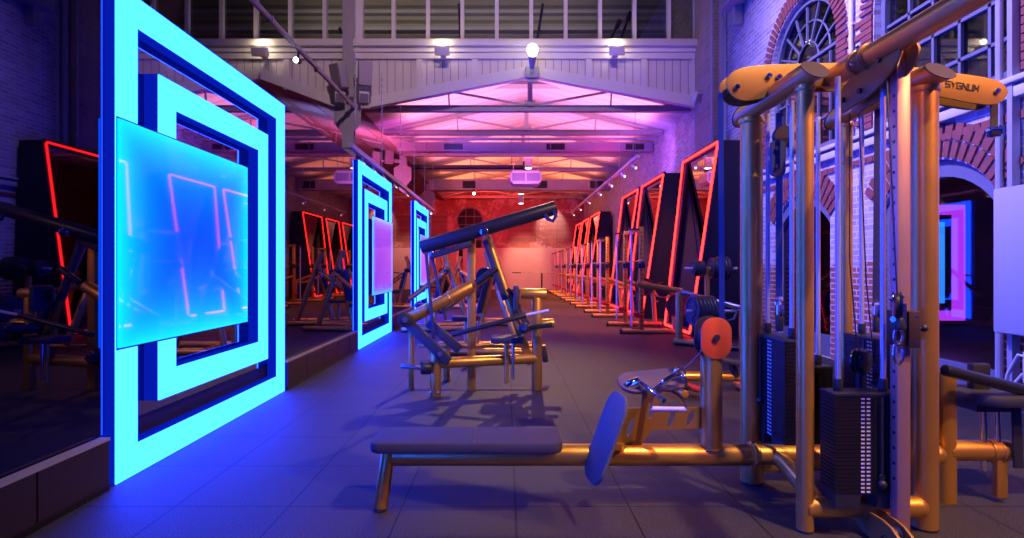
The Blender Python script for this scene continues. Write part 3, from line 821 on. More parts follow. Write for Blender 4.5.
# ---- light track rails
def track(x, z, y0, y1, label, ys, zc=None):
    r = thing('track_rail', label, 'light track', (x, (y0 + y1) / 2, z), 'lighting tracks under the roof')
    MB().box((x, (y0 + y1) / 2, z), (0.075, y1 - y0, 0.075)).build('rail', 'white', r)
    h = MB()
    y = y0 + 0.3
    while y < y1:
        if zc: h.tube((x, y, z), (x, y, zc), 0.007, 6)
        y += 1.9
    h.build('hanger', 'steel', r)
    for y in ys:
        s = MB().tube((x, y, z - 0.14), (x + 0.06, y - 0.13, z - 0.20), 0.045, 12, bev=0.008).box((x, y, z - 0.07), (0.03, 0.05, 0.14))
        so = s.build('spotlight', 'white', r)
        d = V((0.06, -0.13, -0.06)).normalized(); c = V((x + 0.06, y - 0.13, z - 0.20)) + d * 0.004
        MB().tube(c, c + d * 0.004, 0.030, 12).build('lens', 'lamp_track', so)
    return r
track(3.18, 3.95, 13.3, 27.0, 'purple lit light track with small spotlights above the neon mirrors', [13.9, 15.2, 17.0, 19.0, 21.5, 24.0, 26.4], 5.08)
track(-2.43, 3.17, 8.6, 18.5, 'light track with small spotlights hung over the light panels', [9.3, 10.1, 10.9, 12.0, 13.4, 14.8, 16.2, 17.6], 5.1)
tr_ = MB().tube((-3.42, -3.6, 4.86), (-3.42, 12.5, 4.86), 0.035, 10).box((-3.42, 4.4, 4.90), (0.04, 16.2, 0.03))
for y in (2, 4, 6, 8, 10, 12): tr_.box((-3.42, y, 4.86), (0.10, 0.04, 0.10))
solo('cable_pipe', tr_, 'steel_paint', 'long pinkish pipe running high over the partition to the steel column', 'pipe', (-3.42, 4.4, 4.86))
sl = thing('spot_lamp', 'small dazzling spotlight clamped to the high pink pipe', 'lamp', at(296, 60, 9.0))
p = at(296, 60, 9.0)
MB().tube(p + V((0, 0.14, 0.03)), p, 0.05, 14, bev=0.008).box(p + V((0, 0.1, 0.09)), (0.03, 0.03, 0.14)).build('body', 'black', sl)
MB().tube(p, p + V((0, -0.012, -0.003)), 0.042, 14).build('lens', 'lamp_cool', sl)

# ---- lamps on the girder
def flood(px, py, label):
    c = at(px, py, YG - 0.45)
    r = thing('flood_light', label, 'lamp', c, 'box uplights along the white girder')
    MB().box(c, (0.32, 0.22, 0.19), (0.35, 0, 0), bev=0.015).build('housing', 'white', r)
    MB().box(c + V((0, 0.17, -0.02)), (0.12, 0.24, 0.05)).build('bracket', 'white', r)
    MB().box(c + V((0, 0.035, 0.098)), (0.26, 0.14, 0.006), (0.35, 0, 0)).build('lens', 'lamp_soft', r)
flood(260, 52, 'white box uplight on the girder above the large blue light panel')
flood(442, 51, 'white box uplight on the girder between the column and the bare globe lamp')
flood(617, 51, 'white box uplight on the girder nearest the brick pier')
gl = thing('globe_lamp', 'bare glowing globe lamp on a bracket at the peak of the white girder', 'lamp', at(532, 60, 12.5))
c = at(532.5, 49.5, 12.05)
MB().sphere(c, 0.125).build('globe', 'lamp', gl)
MB().tube(c + V((0, 0, -0.12)), at(532, 73, 12.3) + V((0, 0, 0.1)), 0.10, 12, r2=0.05).box(at(532, 73, 12.55), (0.32, 0.16, 0.26), bev=0.03).box(at(532, 80, 12.6), (0.2, 0.1, 0.1)).build('bracket', 'steel_paint', gl)
BULB = c

# ---- pendants, heaters, small bulbs
def pendant(p, h, r_, label, ceil=None):
    r = thing('pendant_lamp', label, 'lamp', p, 'cylinder pendant lamps under the roof')
    MB().tube(p + V((0, 0, -h / 2)), p + V((0, 0, h / 2)), r_, 18, bev=0.015).build('shade', 'white', r)
    MB().tube(p + V((0, 0, h / 2)), p + V((0, 0, h / 2 + 0.03)), r_ * 0.8, 16).tube(p + V((0, 0, -h / 2 - 0.012)), p + V((0, 0, -h / 2)), r_ * 0.8, 16).build('lens', 'lamp_soft', r)
    MB().tube(p + V((0, 0, h / 2 + 0.03)), p + V((0, 0, ceil - p.z)), 0.008, 6).build('cord', 'black', r)
pendant(at(528.5, 162, 19.6), 0.44, 0.14, 'white cylinder pendant lamp glowing above the ceiling heater', 6.08)
pendant(at(521, 199, 25.0), 0.40, 0.13, 'small farther pendant lamp below the deep air duct', 6.0)
def bulb(p, label, ceil=5.6):
    r = thing('bare_bulb', label, 'lamp', p, 'small bulbs on long cords')
    MB().sphere(p, 0.055).build('glass_bulb', 'lamp_soft', r)
    MB().tube(p + V((0, 0, 0.05)), p + V((0, 0, 0.14)), 0.03, 10).tube(p + V((0, 0, 0.14)), (p.x, p.y, ceil), 0.008, 6).build('cord', 'black', r)
bulb(at(474, 193.5, 20.6), 'small bare bulb on a long cord left of the ceiling heater')
def heater(c, w, label, ceil):
    r = thing('unit_heater', label, 'heater', c, 'fan heaters hung from the roof')
    h = w * 0.42; d = w * 0.75
    oct_ = [(-w / 2, -h * 0.28), (-w * 0.40, -h / 2), (w * 0.40, -h / 2), (w / 2, -h * 0.28), (w / 2, h * 0.28), (w * 0.42, h / 2), (-w * 0.42, h / 2), (-w / 2, h * 0.28)]
    MB().plate([(c.x + x, c.z + z) for x, z in oct_], d, XZ(c.y)).build('housing', 'white', r)
    for s in (-1, 1):
        g = MB()
        for k in range(5): g.box((c.x + s * w * 0.23, c.y - d / 2 - 0.008, c.z - h * 0.22 + k * h * 0.12), (w * 0.40, 0.02, h * 0.05), (0.5, 0, 0))
        g.box((c.x + s * w * 0.23, c.y - d / 2 - 0.003, c.z + 0.01), (w * 0.42, 0.006, h * 0.62)).build('grille', 'steel_paint', r)
    g = MB()
    for sx in (-1, 1):
        for sy in (-1, 1): g.tube((c.x + sx * w * 0.4, c.y + sy * d * 0.4, c.z + h / 2 - 0.02), (c.x + sx * w * 0.4, c.y + sy * d * 0.4, ceil), 0.010, 6)
    g.build('hanger_rods', 'steel', r)
heater(at(525.5, 179, 19.0), 1.05, 'pink lit fan heater hung under the roof in the middle of the hall', 5.8)
heater(V((-5.6, 16.5, 4.35)), 1.05, 'fan heater hung in the aisle beyond the partition', 5.6)

# ---- speakers
def speaker(c, label, rz, tilt, s=1.0, arm=None):
    r = thing('wall_speaker', label, 'speaker', c, 'box speakers on the steel columns')
    R = Euler((tilt, 0, rz)).to_matrix()
    MB().box(c, (0.30 * s, 0.26 * s, 0.52 * s), R, bev=0.03 * s).build('cabinet', 'steel_paint', r)
    MB().box(c + R @ V((0, -0.132 * s, 0)), (0.26 * s, 0.012, 0.48 * s), R).build('front_grille', M['duct'], r)
    MB().bar(c + R @ V((0, 0.1, -0.1)), V(arm), 0.05, 0.05).build('bracket', 'steel_paint', r)
speaker(at(339.5, 76, 12.1), 'grey box speaker on the left flank of the tall column', -0.5, 0.25, 1.0, (-3.62, 12.55, 5.55))
speaker(at(365, 74, 12.1), 'grey box speaker on the right flank of the tall column', 0.35, 0.2, 1.0, (-3.50, 12.55, 5.55))
for (px, py, Y, l) in ((376, 158, 18.8, 'purple lit box speaker on the second column, left of its pair'), (389, 157, 18.9, 'purple lit box speaker on the second column, right of its pair'),
                       (420, 200, 25.2, 'small distant speaker on the farthest column'),):
    speaker(at(px, py, Y), l, 0.5, 0.3, 0.9, at(404 if Y < 20 else 428, py, Y + 0.2) if False else (-3.55, 19.1 if Y < 20 else 25.5, at(px, py, Y).z - 0.1))
def small_flood(c, label, arm):
    r = thing('projector_lamp', label, 'lamp', c, 'small projector lamps on the tall column')
    R = Euler((0.5, 0, 0.3)).to_matrix()
    MB().box(c, (0.22, 0.16, 0.22), R, bev=0.02).build('housing', 'white', r)
    MB().box(c + R @ V((0, -0.083, 0)), (0.18, 0.008, 0.18), R).build('lens', 'duct', r)
    MB().bar(c, V(arm), 0.04, 0.04).build('bracket', 'steel_paint', r)
small_flood(at(340, 97, 12.15), 'small projector lamp under the left column speaker', (-3.62, 12.40, 5.1))
small_flood(at(364, 97, 12.15), 'small projector lamp under the right column speaker', (-3.52, 12.40, 5.1))
r_ = small_flood(at(698, 97, 12.3), 'small projector lamp at the right end of the girder by the pier', (4.28, 12.2, 5.2))

# ---- white board at the right edge and the sheet and pipe below it
wbd = thing('white_board', 'large blank pale board standing out from the brick at the right edge', 'board', (4.3, 4.28, 0.70))
MB().box((4.30, 4.17, 1.325), (0.04, 1.36, 1.25), bev=0.008).build('face', 'board_white', wbd)
MB().box((4.335, 4.17, 1.325), (0.03, 1.38, 1.27)).build('backing', 'steel_paint', wbd)
br = MB()
for y in (3.8, 4.6):
    for z in (0.95, 1.7): br.box((4.422, y, z), (0.15, 0.05, 0.05))
br.build('wall_bracket', 'steel', wbd)
cb = thing('control_box', 'small white wall box with a loose cable under the pale board', 'control box', (4.44, 4.66, 0.28))
MB().box((4.44, 4.58, 0.42), (0.11, 0.22, 0.27), bev=0.01).build('body', 'white', cb)
MB().path([(4.40, 4.70, 0.36), (4.36, 4.76, 0.24), (4.38, 4.86, 0.20), (4.40, 4.84, 0.34), (4.38, 4.72, 0.52), (4.40, 4.62, 0.5)], 0.012, 8).build('cable', 'white', cb)
# glowing frame added beyond the glass door to stand in for a reflection
lf = thing('door_reflection_frame', 'violet and azure glowing frame added beyond the arched glass door as its reflection', 'light panel', (6.3, 8.62, 0))
def fr_(w, h, cx, cz, t): 
    return [(cx - w / 2, cz - h / 2), (cx + w / 2, cz - h / 2), (cx + w / 2, cz + h / 2), (cx - w / 2, cz + h / 2)], [(cx - w / 2 + t, cz - h / 2 + t), (cx + w / 2 - t, cz - h / 2 + t), (cx + w / 2 - t, cz + h / 2 - t), (cx - w / 2 + t, cz + h / 2 - t)]
for nm, w, h, mt in (('outer_frame', 1.76, 1.80, 'reflected_violet'), ('inner_frame', 1.12, 1.26, 'reflected_azure')):
    o, i = fr_(w, h, 6.26, 1.34, 0.15)
    MB().plate(o, 0.08, XZ(8.62), [i]).build(nm, mt, lf)
MB().box((6.0, 8.66, 0.22), (0.08, 0.1, 0.44)).box((6.6, 8.66, 0.22), (0.08, 0.1, 0.44)).build('foot', 'black', lf)

#PART4
# ================================================================== CABLE TOWER (right foreground)
TW = thing('cable_tower', 'large gold four-stack cable tower on the right with a curved SYGNUM arch on top', 'cable machine', (1.74, 2.95, 0))
PA, PB, PC, PF = (1.445, 3.25), (1.435, 2.65), (2.03, 2.68), (2.06, 3.34)
ZTOP = 2.13
def post(p, r, name='post'):
    o = MB().tube((p[0], p[1], 0.012), (p[0], p[1], ZTOP), r, 28).build(name, 'gold', TW)
    MB().tube((p[0], p[1], 0), (p[0], p[1], 0.012), r * 0.97, 24).build('foot_cap', 'black', o)
    MB().tube((p[0], p[1], ZTOP - 0.02), (p[0], p[1], ZTOP + 0.012), r * 1.14, 28, bev=0.006).build('collar', 'gold', o)
    return o
post(PA, 0.062); post(PB, 0.039); post(PC, 0.058); post(PF, 0.033)
def mitred(name, x, ya, yb, z, r, parent):
    """top tube along Y whose two ends are cut obliquely; brown oval caps close the cuts"""
    mb = MB(); seg = 28; ra, rb = [], []
    sl = -1.0
    for k in range(seg):
        a = 2 * PI * k / seg; dx, dz = r * math.cos(a), r * math.sin(a)
        ra.append(mb.bm.verts.new((x + dx, ya - dz * sl, z + dz))); rb.append(mb.bm.verts.new((x + dx, yb + dz * sl, z + dz)))
    for k in range(seg):
        k2 = (k + 1) % seg; mb.bm.faces.new([ra[k], ra[k2], rb[k2], rb[k]])
    mb.bm.faces.new(ra[::-1]); mb.bm.faces.new(rb)
    o = mb.build(name, 'gold', parent)
    for y, s in ((ya, -1), (yb, 1)):
        c = MB(); vs, v2 = [], []
        for k in range(seg):
            a = 2 * PI * k / seg; dx, dz = r * 1.05 * math.cos(a), r * 1.05 * math.sin(a)
            vs.append(c.bm.verts.new((x + dx, y + s * dz * sl + s * 0.001, z + dz))); v2.append(c.bm.verts.new((x + dx, y + s * dz * sl + s * 0.010, z + dz)))
        c.bm.faces.new(vs); c.bm.faces.new(v2[::-1])
        for k in range(seg):
            k2 = (k + 1) % seg; c.bm.faces.new([vs[k], vs[k2], v2[k2], v2[k]])
        c.build('end_cap', 'brown_cap', o)
    return o
mitred('top_tube', PA[0] - 0.005, 2.58, 3.36, 2.19, 0.055, TW)
mitred('top_tube', PC[0] + 0.01, 2.60, 3.42, 2.19, 0.055, TW)
# crossbar running from the middle of the tower towards and past the viewer
CB = MB().tube((1.74, 2.98, 2.275), (1.74, 0.55, 2.275), 0.052, 30, bev=0.01).build('crossbar', 'gold', TW)
MB().torus((1.74, 2.72, 2.275), 0.056, 0.009, (0, 1, 0)).torus((1.74, 2.64, 2.275), 0.056, 0.009, (0, 1, 0)).tube((1.74, 2.74, 2.275), (1.74, 2.62, 2.275), 0.057, 28).build('clamp_collar', 'gold_plate', CB)
bo = MB()
for dx, dz in ((0.058, 0.02), (-0.058, -0.02), (0.03, -0.055), (-0.03, 0.055)): bo.sphere((1.74 + dx, 2.68, 2.275 + dz), 0.013, u=8, v=6)
bo.build('bolt', 'chrome', CB)
# arch: two cheek plates across the tower carrying the pulleys
def arch_outline(Y):
    px = [(726, 84), (730, 74), (742, 68), (765, 65), (795, 64), (830, 63), (870, 63), (905, 66), (940, 71), (975, 76), (995, 80), (1005, 87), (1007, 94), (1001, 102), (990, 105), (970, 103), (940, 97), (905, 90), (870, 86), (835, 86), (800, 88), (778, 93), (760, 99), (744, 101), (732, 96)]
    return [((x - VX) * Y / F_PX, EYE - (y - VY) * Y / F_PX) for x, y in px][::-1]
ao = smooth_loop(arch_outline(2.93), 3)
AR = None
for k, Y in enumerate((2.93, 3.03)):
    a = MB().plate(ao, 0.012, XZ(Y), bev=0.003).build('arch_plate', 'gold_plate', TW)
    if k == 0: AR = a
ab = MB()
for px, py in ((737, 87), (769, 76), (779, 77), (997, 91)):
    q = at(px, py, 2.92); ab.tube(q + V((0, 0.004, 0)), q - V((0, 0.008, 0)), 0.014, 10).tube(q - V((0, 0.006, 0)), q - V((0, 0.016, 0)), 0.007, 6)
ab.build('bolt', 'chrome', AR)
def strokes(letter):
    return {'S': [((1, 1), (0, 1)), ((0, 1), (0, .5)), ((0, .5), (1, .5)), ((1, .5), (1, 0)), ((1, 0), (0, 0))],
            'Y': [((0, 1), (.5, .5)), ((1, 1), (.5, .5)), ((.5, .5), (.5, 0))],
            'G': [((1, 1), (0, 1)), ((0, 1), (0, 0)), ((0, 0), (1, 0)), ((1, 0), (1, .5)), ((1, .5), (.5, .5))],
            'N': [((0, 0), (0, 1)), ((0, 1), (1, 0)), ((1, 0), (1, 1))],
            'U': [((0, 1), (0, 0)), ((0, 0), (1, 0)), ((1, 0), (1, 1))],
            'M': [((0, 0), (0, 1)), ((0, 1), (.5, .35)), ((.5, .35), (1, 1)), ((1, 1), (1, 0))]}[letter]
lt = MB()
q0, q1 = at(946, 83.6, 2.922), at(980, 88.8, 2.922)
ud = (q1 - q0).normalized(); vd = V((-ud.z, 0, ud.x))
L = (q1 - q0).length; cw = L / 6; hh = 0.030
for i, ch in enumerate('SYGNUM'):
    o = q0 + ud * (cw * i) - vd * hh / 2
    for (a, b) in strokes(ch):
        p0 = o + ud * (a[0] * cw * 0.74) + vd * (a[1] * hh); p1 = o + ud * (b[0] * cw * 0.74) + vd * (b[1] * hh)
        dd = (p1 - p0).normalized() * 0.002
        lt.bar(p0 - dd, p1 + dd, 0.003, 0.0048, roll=0.0)
lt.build('lettering', 'black', AR)
for px, py, rr in ((737, 87, 0.05), (793, 80, 0.055), (992, 92, 0.045)):
    q = at(px, py, 2.98); q.y = 2.98
    MB().lathe([(0, -0.018), (rr, -0.018), (rr * 0.82, -0.006), (rr * 0.82, 0.006), (rr, 0.018), (0, 0.018)], Matrix.Translation(q) @ frame_z((0, 1, 0)).to_4x4(), 24).build('pulley', 'black', TW)
# curved pulley cheeks under the crossbar, over the adjustable column
def yz_plate(X, pxs, t, mat, name, parent, holes=()):
    pts = []
    for x, y in pxs:
        Y = X * F_PX / (x - VX); pts.append((Y, EYE - (y - VY) * Y / F_PX))
    a = sum(pts[i - 1][0] * pts[i][1] - pts[i][0] * pts[i - 1][1] for i in range(len(pts)))
    if a < 0: pts = pts[::-1]
    return MB().plate(smooth_loop(pts, 3), t, YZ(X), bev=0.002).build(name, mat, parent)
CH = [(896, 41), (901, 46), (900, 56), (893, 70), (882, 84), (868, 97), (852, 107), (841, 114), (837, 108), (839, 97), (848, 82), (862, 70), (878, 58), (888, 46)]
p1 = yz_plate(1.735, CH, 0.012, 'gold_plate', 'cheek_plate', TW)
CH2 = [(((x - VX) * 1.815 / 1.735) * 1 + VX, VY + (y - VY)) for x, y in CH]
pts = []
for x, y in CH:
    Y = 1.735 * F_PX / (x - VX); pts.append((Y, EYE - (y - VY) * Y / F_PX))
a_ = sum(pts[i - 1][0] * pts[i][1] - pts[i][0] * pts[i - 1][1] for i in range(len(pts)))
MB().plate(smooth_loop(pts if a_ > 0 else pts[::-1], 3), 0.012, YZ(1.815), bev=0.002).build('cheek_plate', 'gold_plate', TW)
cb_ = MB()
for x, y in ((881, 60), (862, 91), (845, 100)):
    Y = 1.735 * F_PX / (x - VX); q = V((1.728, Y, EYE - (y - VY) * Y / F_PX)); cb_.tube(q, q - V((0.012, 0, 0)), 0.014, 12)
cb_.build('bolt', 'black', p1)
for Y, z, rr in ((2.56, 2.245, 0.045), (2.80, 2.14, 0.042)):
    MB().lathe([(0, -0.018), (rr, -0.018), (rr * 0.82, -0.006), (rr * 0.82, 0.006), (rr, 0.018), (0, 0.018)], Matrix.Translation((1.775, Y, z)) @ frame_z((1, 0, 0)).to_4x4(), 24).build('pulley', 'black', TW)
# adjustable pulley column: square tube with peg holes down its side
EC = MB().box((1.806, 2.53, 1.14), (0.062, 0.052, 2.27), bev=0.006).build('pulley_column', 'column_steel', TW)
h = MB()
for k in range(26): h.tube((1.7735, 2.525, 0.30 + k * 0.07), (1.776, 2.525, 0.30 + k * 0.07), 0.008, 8)
h.build('peg_holes', 'black', EC)
MB().box((1.806, 2.53, 0.004), (0.14, 0.16, 0.008)).build('foot_plate', 'gold', EC)
# carriage with pulley wheel, pull knob
CG = MB().box((1.806, 2.527, 0.99), (0.085, 0.075, 0.16), bev=0.006).box((1.835, 2.483, 0.985), (0.052, 0.012, 0.165), bev=0.003).build('carriage', 'brown_cap', TW)
MB().tube((1.858, 2.50, 0.99), (1.885, 2.50, 0.99), 0.007, 10).sphere((1.893, 2.50, 0.99), 0.017, u=14, v=10).build('pull_knob', 'black', CG)
PX_ = 1.742
MB().lathe([(0, -0.014), (0.058, -0.014), (0.046, -0.004), (0.046, 0.004), (0.058, 0.014), (0, 0.014)], Matrix.Translation((PX_, 2.46, 1.10)) @ frame_z((0.9, -0.43, 0)).to_4x4(), 24).build('pulley', 'black', CG)
MB().box((PX_ + 0.012, 2.46, 1.05), (0.05, 0.02, 0.11)).tube((PX_ - 0.02, 2.45, 1.135), (PX_ + 0.03, 2.47, 1.135), 0.012, 10).tube((PX_ - 0.025, 2.45, 1.035), (PX_ + 0.03, 2.47, 1.035), 0.013, 10).sphere((PX_ - 0.028, 2.45, 1.13), 0.014, u=10, v=8).bar((PX_, 2.46, 1.03), (1.79, 2.50, 1.0), 0.04, 0.05).build('fork', 'steel', CG)
bq = MB()
for dz in (-0.06, 0.06): bq.tube((1.842, 2.476, 0.985 + dz), (1.842, 2.479, 0.985 + dz), 0.006, 8)
bq.build('bolt', 'chrome', CG)
MB().tube((1.742, 2.45, 1.04), (1.742, 2.45, 0.99), 0.022, 14, r2=0.03, bev=0.006).build('cable_stop', 'black', CG)

# base tubes
MB().tube((1.435, 2.655, 0.115), (1.975, 2.655, 0.115), 0.05, 24).sphere((1.975, 2.655, 0.115), 0.05).build('base_tube', 'gold', TW)
MB().tube((1.445, 3.27, 0.10), (2.06, 3.32, 0.10), 0.05, 24).build('base_tube', 'gold', TW)
MB().tube((1.33, 2.92, 0.275), (2.27, 2.92, 0.275), 0.052, 24).sphere((2.27, 2.92, 0.275), 0.052).build('cross_tube', 'gold', TW)
MB().path([(1.40, 2.92, 0.275), (1.44, 2.88, 0.26), (1.50, 2.72, 0.15), (1.51, 2.66, 0.115)], 0.045, 18).build('brace_tube', 'gold', TW)
# low pulley cheeks at the front foot
LP = [(857, 509), (868, 511), (882, 519), (892, 528), (899, 538), (903, 548), (880, 552), (868, 540), (860, 526), (854, 515)]
LPw = []
for x, y in LP:
    Y = 1.70 * F_PX / (x - VX); LPw.append((Y, max(0.006, EYE - (y - VY) * Y / F_PX)))
a_ = sum(LPw[i - 1][0] * LPw[i][1] - LPw[i][0] * LPw[i - 1][1] for i in range(len(LPw)))
LPw = LPw if a_ > 0 else LPw[::-1]
lo = MB().plate(LPw, 0.012, YZ(1.70)).build('low_pulley_cheek', 'gold_plate', TW)
MB().plate(LPw, 0.012, YZ(1.76)).build('low_pulley_cheek', 'gold_plate', TW)
MB().tube((1.692, 2.46, 0.055), (1.68, 2.46, 0.055), 0.016, 12).build('bolt', 'black', lo)
MB().lathe([(0, -0.016), (0.05, -0.016), (0.04, -0.005), (0.04, 0.005), (0.05, 0.016), (0, 0.016)], Matrix.Translation((1.73, 2.47, 0.065)) @ frame_z((1, 0, 0)).to_4x4(), 22).build('pulley', 'black', TW)

def weight_stack(x0, x1, y0, y1, z0, z1, n, axis, parent, numside):
    """slotted block of plates, base feet, selector numbers on one face"""
    cx, cy = (x0 + x1) / 2, (y0 + y1) / 2
    mb = MB(); hgt = (z1 - z0) / n
    for k in range(n):
        mb.box((cx, cy, z0 + (k + 0.5) * hgt), (x1 - x0, y1 - y0, hgt * 0.84), bev=0.0)
    mb.box((cx, cy, (z0 + z1) / 2), ((x1 - x0) * 0.97, (y1 - y0) * 0.97, (z1 - z0) * 0.98))
    o = mb.build('weight_stack', 'stack', parent)
    MB().box((cx, cy, z1 + 0.008), (x1 - x0 + 0.004, y1 - y0 + 0.004, 0.016), bev=0.003).build('top_plate', 'black', o)
    for s in (0.2, 0.8):
        if axis == 'x': ft = MB().box((x0 + (x1 - x0) * s, cy, z0 - 0.035), ((x1 - x0) * 0.36, (y1 - y0) * 0.95, 0.07))
        else: ft = MB().box((cx, y0 + (y1 - y0) * s, z0 - 0.035), ((x1 - x0) * 0.95, (y1 - y0) * 0.36, 0.07))
        ft.build('stack_foot', 'black', o)
    nm = MB(); gr = MB()
    for k in range(n):
        z = z0 + (k + 0.5) * hgt
        for s in (-1, 1):
            w = 0.016
            if numside == '-y': nm.box((cx - 0.015 + s * 0.013, y0 - 0.001, z), (w, 0.002, hgt * 0.42))
            if numside == '-x': nm.box((x0 - 0.001, cy - 0.03 + s * 0.013, z), (0.002, w, hgt * 0.42))
    if numside == '-y': gr.box((cx + 0.03, y0 - 0.001, (z0 + z1) / 2), (0.016, 0.003, z1 - z0))
    if numside == '-x': gr.box((x0 - 0.001, cy + 0.02, (z0 + z1) / 2), (0.003, 0.016, z1 - z0))
    nm.build('weight_numbers', 'number', o)
    gr.build('pin_slot', 'edge_black', o)
    for f in (0.16, 0.84):
        rx, ry = (x0 + (x1 - x0) * f, cy) if axis == 'x' else (cx, y0 + (y1 - y0) * f)
        MB().tube((rx, ry, z1), (rx, ry, 2.17), 0.0125, 14).build('guide_rod', 'rod', parent)
        MB().tube((rx, ry, z1 + 0.012), (rx, ry, z1 + 0.075), 0.02, 14, bev=0.004).build('rod_bush', 'black', o)
    return o
S1 = weight_stack(1.47, 1.61, 2.91, 3.31, 0.33, 0.865, 26, 'y', TW, '-x')
S2 = weight_stack(1.525, 1.84, 2.56, 2.68, 0.215, 0.665, 24, 'x', TW, '-y')
S3 = weight_stack(1.60, 1.93, 3.26, 3.38, 0.215, 0.665, 24, 'x', TW, '')
S4 = weight_stack(2.00, 2.13, 2.86, 3.27, 0.33, 0.865, 26, 'y', TW, '-x')
# selector lanyards: bead chains with a ball pin
def lanyard(p0, p1, stack):
    mb = MB(); p0, p1 = V(p0), V(p1); n = int((p1 - p0).length / 0.011)
    for k in range(n + 1): mb.sphere(p0.lerp(p1, k / n), 0.0055, u=6, v=5)
    mb.build('lanyard', 'iron', stack)
    MB().sphere(p1 - V((0, 0, 0.045)), 0.02, u=14, v=10).tube(p1 - V((0, 0, 0.03)), p1, 0.006, 8).torus(p1 - V((0, 0, 0.012)), 0.011, 0.003, (0, 1, 0), 14, 6).build('selector_pin', 'black', stack)
lanyard((1.735, 2.545, 0.66), (1.735, 2.545, 0.31), S2)
lanyard((1.455, 3.16, 0.86), (1.455, 3.16, 0.55), S1)
# belts and clamps above the stacks
def belt(pts, wd, w=0.032, clamp=None, parent=TW):
    o = MB().ribbon(pts, w, 0.005, wd).build('belt', 'belt', parent)
    if clamp:
        c = V(clamp)
        MB().box(c, (0.045, 0.04, 0.075), bev=0.012).torus(c + V((0, 0, 0.04)), 0.02, 0.006, (0, 1, 0), 14, 6).build('belt_clamp', 'chrome', o)
        MB().box(c - V((0, 0, 0.075)), (0.034, 0.034, 0.08), bev=0.008).build('stem', 'black', o)
    return o
belt([(1.545, 3.12, 2.14), (1.545, 3.12, 1.10)], (0.9, -0.5, 0), 0.035, (1.545, 3.12, 1.02))
belt([(2.065, 3.06, 2.15), (2.06, 3.06, 1.5), (2.055, 3.06, 1.08)], (0.9, -0.5, 0), 0.04, (2.055, 3.06, 1.02))
ca = MB()
ca.path([(1.905, 3.06, 2.12), (1.905, 3.06, 1.3), (1.92, 3.0, 0.70)], 0.004, 6).path([(1.93, 3.02, 2.12), (1.97, 3.02, 1.2), (2.0, 3.0, 0.75)], 0.004, 6)
ca.path([(1.730, 2.44, 1.12), (1.742, 2.53, 2.2)], 0.004, 6)
ca.build('cable', 'black', TW)
# pulley block hanging on the stack-1 belt and grey cheek plate behind
pb = MB().plate(rrect(0.075, 0.20, 0.03), 0.03, XZ(3.06, (1.505, 1.87))).build('pulley_block', 'belt', TW)
MB().tube((1.49, 3.04, 1.92), (1.49, 3.03, 1.92), 0.01, 10).tube((1.49, 3.04, 1.82), (1.49, 3.03, 1.82), 0.01, 10).build('bolt', 'black', pb)
MB().plate(rrect(0.10, 0.15, 0.03), 0.008, XZ(3.10, (1.625, 2.0))).build('cheek_plate', 'steel', TW)
MB().lathe([(0, -0.016), (0.06, -0.016), (0.05, -0.005), (0.05, 0.005), (0.06, 0.016), (0, 0.016)], Matrix.Translation((1.56, 3.10, 2.0)) @ frame_z((0, 1, 0)).to_4x4(), 24).build('pulley', 'black', TW)
# floating pulley over the front stack
q = at(861, 361, 2.70)
MB().lathe([(0, -0.03), (0.055, -0.03), (0.06, -0.02), (0.05, -0.012), (0.05, -0.008), (0.066, 0.0), (0.05, 0.008), (0.05, 0.012), (0.06, 0.02), (0.055, 0.03), (0, 0.03)], Matrix.Translation(q) @ frame_z((0.75, -1, 0)).to_4x4(), 26).build('floating_pulley', 'black_gloss', TW)
MB().box(q + V((0, 0, -0.09)), (0.035, 0.03, 0.12)).torus(q + V((0.035, -0.05, -0.10)), 0.016, 0.005, (1, 0.5, 0), 14, 6).build('pulley_stem', 'black', TW)

# carabiner hanging from the adjustable pulley
def carabiner(c, s, label, n=(0, 1, 0)):
    F = frame_z(n)
    r = thing('carabiner', label, 'carabiner', c)
    def loop(dz, w, h_):
        return [V(c) + F @ V((w * math.cos(a), h_ * math.sin(a) * (1 + 0.15 * math.cos(a)), 0)) + V((0, 0, dz)) for a in [2 * PI * k / 20 for k in range(20)]]
    MB().path(loop(-0.10 * s, 0.022 * s, 0.05 * s), 0.0062 * s, 8, True).build('hook', 'chrome', r)
    MB().path(loop(-0.025 * s, 0.019 * s, 0.034 * s), 0.006 * s, 8, True).build('link', 'steel', r)
    MB().tube(V(c) + V((0.018 * s, 0, -0.12 * s)), V(c) + V((0.02 * s, 0, -0.08 * s)), 0.008 * s, 10).build('gate', 'steel', r)
carabiner((1.742, 2.45, 0.985), 1.0, 'chrome carabiner hanging from the adjustable pulley carriage on the cable tower')
# strap with buckle at the right end of the arch
st = thing('hanging_strap', 'black strap with a chrome buckle hanging from the right end of the SYGNUM arch', 'strap', at(995, 92, 2.98))
a, b = at(994, 96, 2.98), at(994, 130, 2.98)
MB().ribbon([a, b], 0.04, 0.006, (1, 0, 0)).build('webbing', 'black', st)
MB().box(b + V((0.0, 0, -0.015)), (0.055, 0.035, 0.045), bev=0.006).build('buckle', 'black_gloss', st)
MB().box(b + V((0.034, -0.004, 0.0)), (0.012, 0.03, 0.05), bev=0.003).box(b + V((0.0, -0.02, 0.005)), (0.07, 0.006, 0.012)).box(b + V((-0.03, -0.004, 0.0)), (0.016, 0.03, 0.02), bev=0.003).build('clasp', 'chrome', st)

